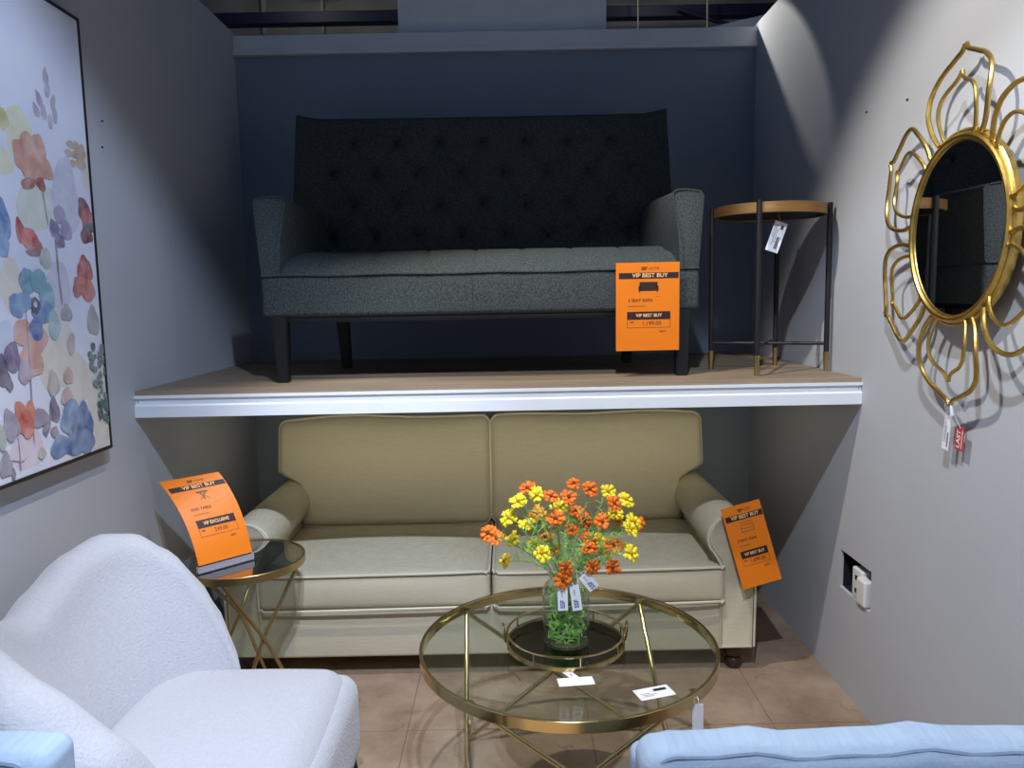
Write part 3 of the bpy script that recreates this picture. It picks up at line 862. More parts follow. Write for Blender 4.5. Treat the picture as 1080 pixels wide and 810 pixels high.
FLOWERS = [
    (-0.026, -1.735, 0.797, 'o'), (-0.005, -1.665, 0.759, 'o'), (0.038, -1.705, 0.766, 'y'), (0.016, -1.651, 0.69, 'y'),
    (0.078, -1.646, 0.791, 'y'), (0.03, -1.775, 0.849, 'y'), (0.055, -1.787, 0.894, 'y'), (0.081, -1.597, 0.879, 'o'),
    (0.103, -1.73, 0.895, 'y'), (0.139, -1.736, 0.893, 'o'), (0.11, -1.561, 0.798, 'yo'), (0.19, -1.682, 0.875, 'o'),
    (0.21, -1.598, 0.891, 'o'), (0.246, -1.68, 0.895, 'o'), (0.167, -1.643, 0.836, 'y'), (0.15, -1.755, 0.838, 'o'),
    (0.213, -1.644, 0.825, 'o'), (0.239, -1.59, 0.782, 'o'), (0.198, -1.67, 0.778, 'o'), (0.128, -1.62, 0.744, 'o'),
    (0.153, -1.636, 0.711, 'o'), (0.113, -1.775, 0.754, 'y'), (0.096, -1.616, 0.725, 'y'), (0.246, -1.654, 0.75, 'o'),
    (0.241, -1.721, 0.746, 'o'), (0.267, -1.783, 0.836, 'o'), (0.306, -1.591, 0.865, 'y'), (0.31, -1.681, 0.855, 'o'),
    (0.322, -1.625, 0.812, 'y'), (0.357, -1.588, 0.839, 'y'), (0.372, -1.626, 0.787, 'y'), (0.393, -1.578, 0.767, 'o'),
    (0.35, -1.699, 0.789, 'y'), (0.335, -1.606, 0.779, 'yo'), (0.308, -1.688, 0.742, 'o'), (0.304, -1.575, 0.679, 'y'),
    (0.356, -1.588, 0.702, 'y'), (0.342, -1.768, 0.747, 'y'), (0.3, -1.73, 0.699, 'o'), (0.247, -1.73, 0.7, 'o'),
    (0.176, -1.745, 0.704, 'o'), (0.168, -1.745, 0.671, 'o'), (0.275, -1.646, 0.742, 'y'),
]
ORD = ['first', 'second', 'third', 'fourth', 'fifth', 'sixth', 'seventh', 'eighth', 'ninth', 'tenth', 'eleventh', 'twelfth', 'thirteenth', 'fourteenth', 'fifteenth', 'sixteenth',
       'seventeenth', 'eighteenth', 'nineteenth', 'twentieth', 'twenty-first', 'twenty-second', 'twenty-third', 'twenty-fourth', 'twenty-fifth', 'twenty-sixth']
COLN = {'o': 'orange', 'y': 'yellow', 'yo': 'amber'}
rank = {}
for c in COLN:
    L = sorted([i for i, f in enumerate(FLOWERS) if f[3] == c], key=lambda i: (FLOWERS[i][0]-.0395)/(FLOWERS[i][1]+3.69))
    for k, i in enumerate(L): rank[i] = (k, len(L))
SPECIAL = {0: 'orange cosmos flower at the far left tip of the bouquet', 3: 'yellow cosmos flower drooping lowest at the left of the bouquet', 12: 'orange cosmos flower standing highest in the bouquet',
           40: 'orange cosmos flower hanging over the vase neck, upper of two', 41: 'orange cosmos flower hanging lowest in front of the vase glass',
           10: 'amber cosmos flower on the left of the bouquet', 33: 'amber cosmos flower on the right of the bouquet', 31: 'orange cosmos flower at the far right tip of the bouquet'}
rf = random.Random(5)
for i, (x, y, z, c) in enumerate(FLOWERS):
    k, n = rank[i]
    lab = SPECIAL.get(i) or '%s cosmos flower in the vase, %s %s bloom counted from the left' % (COLN[c], ORD[k], COLN[c])
    fl = thing('cosmos_flower', lab, 'flower', (x, y, z), 'cosmos flowers in the glass vase')
    p = Vector((x, y, z)); core = Vector((VX, VY, VZ+.19))
    d = (p-core).normalized()
    face = (d*.55+Vector((rf.uniform(-.35, .35), -.75+rf.uniform(-.3, .3), .25+rf.uniform(-.2, .35)))).normalized()
    if i in (40, 41, 39, 38): face = Vector((rf.uniform(-.2, .2), -.95, rf.uniform(-.1, .25))).normalized()
    e1 = face.orthogonal().normalized(); e2 = face.cross(e1)
    bm = bmesh.new(); R0 = rf.uniform(.0205, .0250); ph = rf.uniform(0, 2*pi)
    for layer in range(2):
        npet = 8 if layer == 0 else 5
        for q in range(npet):
            a = ph+2*pi*q/npet+layer*.4+rf.uniform(-.12, .12)
            dr = e1*cos(a)+e2*sin(a); side = face.cross(dr); L = R0*(1 if layer == 0 else .72)*rf.uniform(.8, 1.15)
            lift = rf.uniform(-.1, .45)+layer*.35
            G2 = []
            for (f, w) in ((.10, .07), (.38, .20), (.72, .36), (.94, .33), (1.06, .20)):
                rowv = []
                for sgn in (-1, 0, 1):
                    notch = -.13*L if (f > .9 and sgn == 0) else 0
                    rowv.append(bm.verts.new(p+dr*(L*f+notch)+side*(sgn*w*L*.82)+face*(L*(lift*f*(1-.5*f))-abs(sgn)*.03*L+.0006*layer)))
                G2.append(rowv)
            for ra, rb in zip(G2, G2[1:]):
                for s in range(2): bm.faces.new((ra[s], ra[s+1], rb[s+1], rb[s]))
    o = obj('petals', bm, M['petal_'+c], fl, norm=True)
    sm = o.modifiers.new('thick', 'SOLIDIFY'); sm.thickness = .0006
    bm = bmesh.new(); b2 = bmesh.new(); bmesh.ops.create_icosphere(b2, subdivisions=2, radius=R0*.24)
    for v in b2.verts: v.co = v.co*(1+.15*rf.uniform(-1, 1))+p+face*R0*.16
    join(bm, b2); obj('stamen', bm, M['stamen_d' if c == 'o' else 'stamen_y'], fl)
    # wiry stem down through the vase neck, with a few thread leaves
    nk = Vector((VX+max(-.028, min(.028, (x-VX)*.18)), VY+max(-.028, min(.028, (y-VY)*.2)), VZ+.185))
    bot = Vector((VX-(x-VX)*.12+rf.uniform(-.03, .03), VY+rf.uniform(-.035, .035), VZ+rf.uniform(.02, .07)))
    pts = smooth_pts([bot, Vector((nk.x, nk.y, nk.z-.05)), nk, nk+(p-nk)*.45+Vector((0, 0, .02)), p-face*.003], 5)
    bm = bmesh.new(); tube(bm, pts, .0012, 5)
    for q in range(16):
        f = rf.uniform(.2, .85); b = nk+(p-nk)*f+Vector((0, 0, .02*sin(f*pi)))
        dv = Vector((rf.uniform(-1, 1), rf.uniform(-1, 1), rf.uniform(.1, 1))).normalized()*rf.uniform(.018, .04)
        tube(bm, [b, b+dv*.5+Vector((0, 0, .003)), b+dv], [.0012, .0010, .0004], 4, mi=1)
    obj('leafy_stem', bm, [M['stem'], M['leaf']], fl)
bm = bmesh.new()
for q in range(420):
    a = rf.uniform(0, 2*pi); r = .056*sqrt(rf.random()); z = VZ+.014+rf.random()**1.25*.140
    b = Vector((VX+r*cos(a), VY+r*sin(a), z)); dv = Vector((rf.uniform(-1, 1), rf.uniform(-1, 1), rf.uniform(-.8, 1))).normalized()*rf.uniform(.012, .03)
    e = b+dv; rr = sqrt((e.x-VX)**2+(e.y-VY)**2)
    if rr > .058 or e.z < VZ+.011: e = Vector((VX+(e.x-VX)*.7, VY+(e.y-VY)*.7, max(e.z, VZ+.013)))
    tube(bm, [b, (b+e)/2+Vector((0, 0, .003)), e], [.0013, .0021, .0007], 4)
o = tag(obj('foliage', bm, M['leaf'], None), 'tangle of fresh green foliage filling the lower half of the glass vase', 'foliage'); o['kind'] = 'stuff'

# tickets lying on the glass table top
def flat_card(pts, z, rz, w, h):
    c, s = cos(rz), sin(rz); x, y = pts
    return lambda u, v, n: Vector((x+(u-w/2)*c-(v-h/2)*s, y+(u-w/2)*s+(v-h/2)*c, z+n))
o = thing('price_ticket', 'white ticket with a printed bar lying near the right front of the glass table', 'ticket', (.375, -1.925, ZT))
P = flat_card((.377, -1.927), ZT+.001, .30, .10, .052)
bm = bmesh.new(); sheet(bm, .092, .050, .0007, P, 3); obj('card', bm, M['paper'], o, False)
bm = bmesh.new(); put_rect(bm, .048, .082, .030, .040, .0004, P, 2); 
for k in range(9): put_rect(bm, .046+.004*k, .048+.004*k, .028, .030, .0004, P, 1)
obj('barcode', bm, M['black_ink'], o, False)
bm = bmesh.new()
for v, a, b in ((.018, .012, .05), (.012, .012, .04), (.024, .008, .034)): put_rect(bm, a, b, v, v+.0016, .0004, P, 1)
obj('small_print', bm, M['ink_grey'], o, False)
o = thing('price_ticket', 'blank white folded ticket lying in front of the tray on the glass table', 'ticket', (.187, -1.86, ZT))
P = flat_card((.189, -1.868), ZT+.001, .10, .09, .04)
bm = bmesh.new(); sheet(bm, .09, .040, .0007, P, 3)
P2 = flat_card((.182, -1.842), ZT+.0022, 2.1, .06, .022); sheet(bm, .06, .022, .0007, P2, 3); obj('card', bm, M['paper'], o, False)
bm = bmesh.new(); put_rect(bm, .030, .042, .009, .0105, .0004, P2, 1); put_rect(bm, .030, .040, .012, .0135, .0004, P2, 1); obj('small_print', bm, M['ink_grey'], o, False)

# ------------------------------------------------------------------ orange price signs
def price_sign(o, P, w, h, title, band2, price, icon, wide=1.0):
    """u to the right, v up from the lower edge; the print lies a hair in front of the card"""
    n = .0006
    bm = bmesh.new(); sheet(bm, w, h, .0012, P); obj('card', bm, M['orange'], o, False)
    bm = bmesh.new(); put_rect(bm, w*.045, w*.985, h*.818, h*.885, n, P); hb = obj('header_band', bm, M['ink'], o, False)
    bm = bmesh.new(); put_rect(bm, w*.175, w*.86, h*.355, h*.445, n, P); pb = obj('price_band', bm, M['ink'], o, False)
    bm = bmesh.new(); put_text(bm, 'VIP BEST BUY', h*.062, w*.535, h*.853, 2*n, P, bold=h*.0012, sx=1.10*wide); obj('header_lettering', bm, M['orange_print'], hb, False)
    bm = bmesh.new(); put_text(bm, band2, h*.05, w*.52, h*.401, 2*n, P, bold=h*.0012, sx=1.0*wide); obj('band_lettering', bm, M['orange_print'], pb, False)
    bm = bmesh.new(); put_text(bm, 'SSF', h*.050, w*.445, h*.930, n, P, bold=h*.0016, sx=.95*wide)
    put_text(bm, title, h*.044, w*.19, h*.572, n, P, align='LEFT', bold=h*.0006, sx=1.12*wide)
    put_text(bm, price, h*.062, w*.56, h*.310, n, P, sx=1.05*wide); put_text(bm, 'RM', h*.026, w*.25, h*.325, n, P, bold=h*.0004, sx=1.2*wide)
    put_text(bm, 'NETT', h*.028, w*.74, h*.215, n, P, bold=h*.0004, sx=1.2*wide)
    obj('dark_lettering', bm, M['ink'], o, False)
    bm = bmesh.new(); put_text(bm, 'HOME', h*.046, w*.60, h*.930, n, P, sx=.95*wide)
    put_rect(bm, w*.19, w*.46, h*.505, h*.511, n, P, 1)
    for a, b, c, d in ((.175, .86, .262, .266), (.175, .183, .262, .356), (.852, .86, .262, .356)): put_rect(bm, w*a, w*b, h*c, h*d, n, P, 2)
    put_rect(bm, w*.63, w*.68, h*.612, h*.616, n, P, 1)
    obj('fine_lines', bm, M['ink_grey'], o, False)
    bm = bmesh.new()
    if icon == 'sofa':
        put_rect(bm, w*.37, w*.655, h*.705, h*.780, n, P, 1); put_rect(bm, w*.355, w*.40, h*.685, h*.735, n, P, 1); put_rect(bm, w*.625, w*.67, h*.685, h*.735, n, P, 1)
        put_rect(bm, w*.355, w*.67, h*.680, h*.712, 1.2*n, P, 1); put_rect(bm, w*.365, w*.38, h*.662, h*.682, n, P, 1); put_rect(bm, w*.645, w*.66, h*.662, h*.682, n, P, 1)
        mm = M['ink']
    elif icon == 'lines':
        for v in (.665, .705, .745, .780): put_rect(bm, w*.37, w*.68, h*v, h*(v+.006), n, P, 1)
        put_rect(bm, w*.36, w*.372, h*.66, h*.74, n, P, 1); put_rect(bm, w*.672, w*.684, h*.66, h*.74, n, P, 1); mm = M['ink_grey']
    else:
        put_rect(bm, w*.42, w*.62, h*.762, h*.780, n, P, 1)
        for a, b in ((.44, .60), (.60, .44), (.49, .52), (.55, .50)):
            pa = [P(w*(a-.008), h*.765, n), P(w*(a+.008), h*.765, n), P(w*(b+.008), h*.675, n), P(w*(b-.008), h*.675, n)]
            bm.faces.new([bm.verts.new(q) for q in pa])
        mm = M['ink_grey']
    obj('product_picture', bm, mm, o, False)
# on the upper sofa
o = thing('price_sign', 'orange price sign reading 1,199.00 hung on the front of the dark tufted sofa', 'price sign', (.517, -1.03, 1.215), 'orange price signs')
A = Vector((.408, -1.030, 1.215)); U = Vector((1, 0, .004)).normalized(); V = Vector((0, -.012, 1)).normalized()
W_ = U.cross(V).normalized()
price_sign(o, lambda u, v, n: A+U*u+V*v+W_*n, .218, .302, '2 SEAT SOFA', 'VIP BEST BUY', '1,199.00', 'sofa')
bm = bmesh.new(); sheet(bm, .224, .306, .0008, lambda u, v, n: A+U*(u-.003)+V*(v-.002)+W_*(n-.0014)); obj('acrylic_sleeve', bm, M['acrylic'], o, False)
bm = bmesh.new(); tube(bm, [(.48, -1.031, 1.516), (.48, -1.018, 1.522), (.48, -1.006, 1.500)], .0015, 6); tube(bm, [(.56, -1.031, 1.517), (.56, -1.018, 1.522), (.56, -1.006, 1.500)], .0015, 6); obj('hanging_clip', bm, M['acrylic'], o)
# on the right arm of the lower sofa
o = thing('price_sign', 'tilted orange price sign reading 1,699.00 propped against the beige sofa arm', 'price sign', (.90, -1.0, .335), 'orange price signs')
bl = Vector((.872, -1.005, .336)); br = Vector((1.018, -.985, .367)); tl = Vector((.790, -.985, .631))
w3, h3 = (br-bl).length, (tl-bl).length
U3 = (br-bl).normalized(); V3 = (tl-bl); V3 = (V3-U3*V3.dot(U3)).normalized(); V3b = (tl-bl).normalized(); N3 = U3.cross(V3).normalized()
price_sign(o, lambda u, v, n: bl+U3*u+V3b*v+N3*n, w3, h3, '3 SEAT SOFA', 'VIP BEST BUY', '1,699.00', 'lines', .86)
# curled one standing on the end table
o = thing('price_sign', 'curled orange price sign reading 249.00 standing on the smoked glass end table', 'price sign', (-.91, -1.28, .552), 'orange price signs')
BL, BR = Vector((-.965, -1.318, .575)), Vector((-.838, -1.188, .575))
TL, TR2 = Vector((-1.128, -1.20, .822)), Vector((-.960, -1.12, .836))
w4 = (BR-BL).length*1.03; h4 = .31
def Pcurl(u, v, n):
    fu, fv = u/w4, v/h4
    b = BL+(BR-BL)*fu; tt = TL+(TR2-TL)*fu
    s = fv
    p = b+(tt-b)*(.42*s+.58*s*s)
    p.z = b.z+(tt.z-b.z)*(1.32*s-.32*s*s)
    nn = ((BR-BL).normalized()).cross(Vector((0, 0, 1))).normalized()
    return p+(nn*.85+Vector((0, 0, .5))*fv).normalized()*n
price_sign(o, Pcurl, w4, h4, 'END TABLE', 'VIP EXCLUSIVE', '249.00', 'table', .84)
bm = bmesh.new()
d = (BR-BL).normalized(); nn = d.cross(Vector((0, 0, 1))).normalized()
a = BL-d*.004; b = BR+d*.004
for off, z0, z1, th in ((.004, .5512, .571, .003), (-.008, .5512, .571, .003), (-.002, .5512, .555, .014)):
    r = lambda z: [a+nn*(off+th/2)+Vector((0, 0, z-a.z)), b+nn*(off+th/2)+Vector((0, 0, z-b.z)), b+nn*(off-th/2)+Vector((0, 0, z-b.z)), a+nn*(off-th/2)+Vector((0, 0, z-a.z))]
    loft(bm, [r(z0), r(z1)])
obj('acrylic_foot', bm, M['acrylic_pale'], o, False)

# swing ticket of the black side table
o = thing('paper_tag', 'white barcode ticket hanging from the black side table', 'tag', (1.0, -1.02, 1.56))
tcx, tcz, ta = .968, 1.60, radians(-19)
def Ptag(u, v, n):
    a, b = u-.0225, v-.055
    return Vector((tcx+a*cos(ta)-b*sin(ta), -1.0-n, tcz+a*sin(ta)+b*cos(ta)))
bm = bmesh.new(); sheet(bm, .045, .105, .0008, Ptag, 3); obj('card', bm, M['paper'], o, False)
bm = bmesh.new()
for k in range(12): put_rect(bm, .024, .036, .012+.0035*k, .0143+.0035*k, .0005, Ptag, 1)
obj('barcode', bm, M['black_ink'], o, False)
bm = bmesh.new()
for k, (a, b) in enumerate(((.05, .09), (.02, .095), (.03, .08))): put_rect(bm, .006+.006*k, .0075+.006*k, a, b, .0005, Ptag, 2)
put_rect(bm, .026, .036, .08, .095, .0005, Ptag, 1)
obj('small_print', bm, M['ink_grey'], o, False)
bm = bmesh.new(); tube(bm, [Ptag(.022, .102, 0), (.985, -.97, 1.668), (.99, -.95, 1.684)], .0008, 5); obj('thread', bm, M['paper'], o)
# ------------------------------------------------------------------ flower-shaped mirror on the right wall
MC = (1.163, -1.752, 1.556)
t = thing('wall_mirror', 'round mirror with gold wire flower petals hanging on the right wall', 'mirror', (1.19, MC[1], MC[2]-.44))
# local picture plane: a to the viewer's right (towards -y), b up, n off the wall (-x)
PM = lambda a, b, n=0: Vector((MC[0]-n-a*.042, MC[1]-a-n*.042, MC[2]+b))   # hangs a little askew, its near side off the wall
def wall_lathe(bm, prof, n=72):
    b2 = bmesh.new(); lathe(b2, prof, (0, 0, 0), n)
    for v in b2.verts: v.co = PM(v.co.x, v.co.y, v.co.z)
    join(bm, b2)
bm = bmesh.new(); wall_lathe(bm, [(0, .006), (.213, .006), (.213, .010), (0, .010)]); obj('mirror_glass', bm, M['mirror'], t)
bm = bmesh.new(); wall_lathe(bm, [(.211, -.012), (.238, -.012), (.242, -.004), (.242, .006), (.237, .010), (.233, .009), (.231, .016), (.226, .019), (.220, .018), (.216, .013), (.212, .013), (.211, -.012)]); obj('round_frame', bm, M['gold_leaf'], t)
bm = bmesh.new(); wall_lathe(bm, [(0, -.034), (.06, -.034), (.06, .005), (0, .005)], 32); wall_lathe(bm, [(0, -.010), (.212, -.010), (.212, .0055), (0, .0055)], 48); obj('back_plate', bm, M['black_metal'], t)
def petal(k, s):
    """ogee petal: base on the ring, swelling, drawn to a little pinched tip"""
    an = radians(90+60*k)
    H = [(.218, .096), (.236, .113), (.262, .127), (.30, .137), (.34, .137), (.370, .124), (.394, .096), (.408, .064), (.419, .038), (.429, .014), (.443, .003)]
    if s < 1: H = [(.222, .064), (.236, .074), (.262, .083), (.29, .086), (.318, .080), (.338, .062), (.349, .040), (.357, .022), (.367, .009), (.380, .002)]
    L = [(r, -w) for r, w in H]; Rr = [(r, w) for r, w in H]
    P1 = smooth_pts([PM(r*cos(an)-w*sin(an), r*sin(an)+w*cos(an), .004+.018*math.exp(-((r-.3)/.08)**2)) for r, w in L], 5)
    P2 = smooth_pts([PM(r*cos(an)-w*sin(an), r*sin(an)+w*cos(an), .004+.018*math.exp(-((r-.3)/.08)**2)) for r, w in Rr], 5)
    bm = bmesh.new(); tube(bm, P1, .0062 if s == 1 else .0050, 8); tube(bm, P2, .0062 if s == 1 else .0050, 8)
    return bm
for k in range(6):
    p = obj('petal', petal(k, 1), M['gold_leaf'], t); obj('inner_petal', petal(k, .6), M['gold_leaf'], p)
o = thing('paper_tag', 'white paper ticket with a dark barcode hanging under the wall mirror', 'tag', (1.17, -1.735, .99))
def Pm(u, v, n): 
    a, b = u-.014, v-.105; c, s = cos(-.12), sin(-.12)
    return Vector((1.172-n, -1.728-(a*c-b*s), 1.097+(a*s+b*c)))
bm = bmesh.new(); sheet(bm, .030, .100, .0007, Pm, 3); obj('card', bm, M['paper'], o, False)
bm = bmesh.new()
for k in range(11): put_rect(bm, .019, .025, .010+.0035*k, .0123+.0035*k, .0005, Pm, 1)
obj('barcode', bm, M['black_ink'], o, False)
bm = bmesh.new()
for k in range(3): put_rect(bm, .005+.004*k, .0062+.004*k, .02, .085-.01*k, .0005, Pm, 1)
obj('small_print', bm, M['ink_grey'], o, False)
bm = bmesh.new(); tube(bm, smooth_pts([Pm(.012, .098, 0), (1.160, -1.735, 1.115), (1.158, -1.758, 1.122), (1.160, -1.764, 1.09)], 4), .0045, 6); obj('paper_loop', bm, M['paper'], o)
o = thing('red_label', 'small red label with pale lettering hanging under the wall mirror', 'label', (1.18, -1.77, .99))
def Pr(u, v, n):
    a, b = u-.017, v-.06; c, s = cos(-.10), sin(-.10)
    return Vector((1.178-n, -1.772-(a*c-b*s), 1.060+(a*s+b*c)))
bm = bmesh.new(); sheet(bm, .034, .060, .0012, Pr, 3); obj('card', bm, M['red_card'], o, False)
bm = bmesh.new(); put_text(bm, 'LAST', .021, .014, .029, .0006, Pr, bold=.0006, rot=pi/2); put_rect(bm, .027, .030, .006, .054, .0006, Pr, 1); obj('lettering', bm, M['pink_print'], o, False)
bm = bmesh.new(); tube(bm, [Pr(.017, .058, 0), (1.168, -1.765, 1.085), (1.163, -1.757, 1.108)], .0009, 5); obj('thread', bm, M['paper'], o)

# ------------------------------------------------------------------ loose power socket in the wall opening
t = thing('power_socket', 'loose white double power socket lying in the square hole of the right wall', 'power socket', (1.225, -1.19, HZ0))
bm = bmesh.new(); rbox(bm, (1.222, -1.178, .418), (.040, .070, .106), .006, (2, 2, 2)); o = obj('socket_body', bm, M['plastic'], t)
bm = bmesh.new(); rbox(bm, (1.206, -1.232, .410), (.034, .062, .090), .008, (2, 2, 2)); obj('plug', bm, M['plastic'], t)
bm = bmesh.new()
for z in (.395, .440):
    box(bm, 1.2005, 1.2025, -1.186, -1.168, z-.008, z+.008, .0006)
obj('outlet_slot', bm, M['hole'], o, False)
bm = bmesh.new(); rbox(bm, (1.243, -1.245, .462), (.03, .075, .060), .01, (2, 2, 2)); obj('cable_sleeve', bm, M['acrylic'], t)
bm = bmesh.new(); tube(bm, smooth_pts([(1.203, -1.178, .376), (1.199, -1.196, .372), (1.197, -1.204, .385), (1.204, -1.190, .398)], 5), .0018, 6); obj('earth_wire', bm, M['wire'], t)

# ------------------------------------------------------------------ painting
t = thing('painting', 'tall watercolour painting of red, blue and peach flowers on the left wall', 'painting', (-1.18, -1.86, .985))
PY0, PY1, PZ0, PZ1 = -2.315, -1.405, .985, 2.212
m, nt, p = new_mat('pale_wash_canvas'); p.inputs['Roughness'].default_value = .7
n = nt.nodes.new('ShaderNodeTexNoise'); n.inputs['Scale'].default_value = 3.2; n.inputs['Detail'].default_value = 4; n.inputs['Distortion'].default_value = .5
tc = nt.nodes.new('ShaderNodeTexCoord'); nt.links.new(tc.outputs['Object'], n.inputs['Vector'])
r = nt.nodes.new('ShaderNodeValToRGB'); e = r.color_ramp.elements
e[0].position = .3; e[0].color = srgb(212, 214, 232); e[1].position = .7; e[1].color = srgb(234, 230, 234)
x = e.new(.55); x.color = srgb(224, 226, 238)
nt.links.new(n.outputs['Fac'], r.inputs[0]); nt.links.new(r.outputs[0], p.inputs['Base Color'])
M['canvas'] = m
bm = bmesh.new(); box(bm, -1.192, -1.167, PY0+.004, PY1-.004, PZ0+.004, PZ1-.004, .0015); obj('canvas', bm, M['canvas'], t, False)
bm = bmesh.new()
yo, yi, zo, zi = (PY0-.004, PY1+.004), (PY0+.001, PY1-.001), (PZ0-.004, PZ1+.004), (PZ0+.001, PZ1-.001)
box(bm, -1.197, -1.164, yo[0], yo[1], zo[0], zi[0]+.003, .001); box(bm, -1.197, -1.164, yo[0], yo[1], zi[1]-.003, zo[1], .001)
box(bm, -1.197, -1.164, yo[0], yi[0]+.003, zo[0], zo[1], .001); box(bm, -1.197, -1.164, yi[1]-.003, yo[1], zo[0], zo[1], .001)
fr = obj('frame', bm, M['canvas_frame'], t, False)
bm = bmesh.new(); box(bm, -1.198, -1.170, yo[0]-.003, yo[1]+.003, zo[0]-.004, zo[0]-.0002, .001); box(bm, -1.198, -1.170, yo[0]-.003, yo[1]+.003, zo[1]+.0002, zo[1]+.004, .001)
box(bm, -1.198, -1.170, yo[1]+.0002, yo[1]+.004, zo[0]-.004, zo[1]+.004, .001); obj('outer_edge', bm, M['canvas_edge'], fr, False)
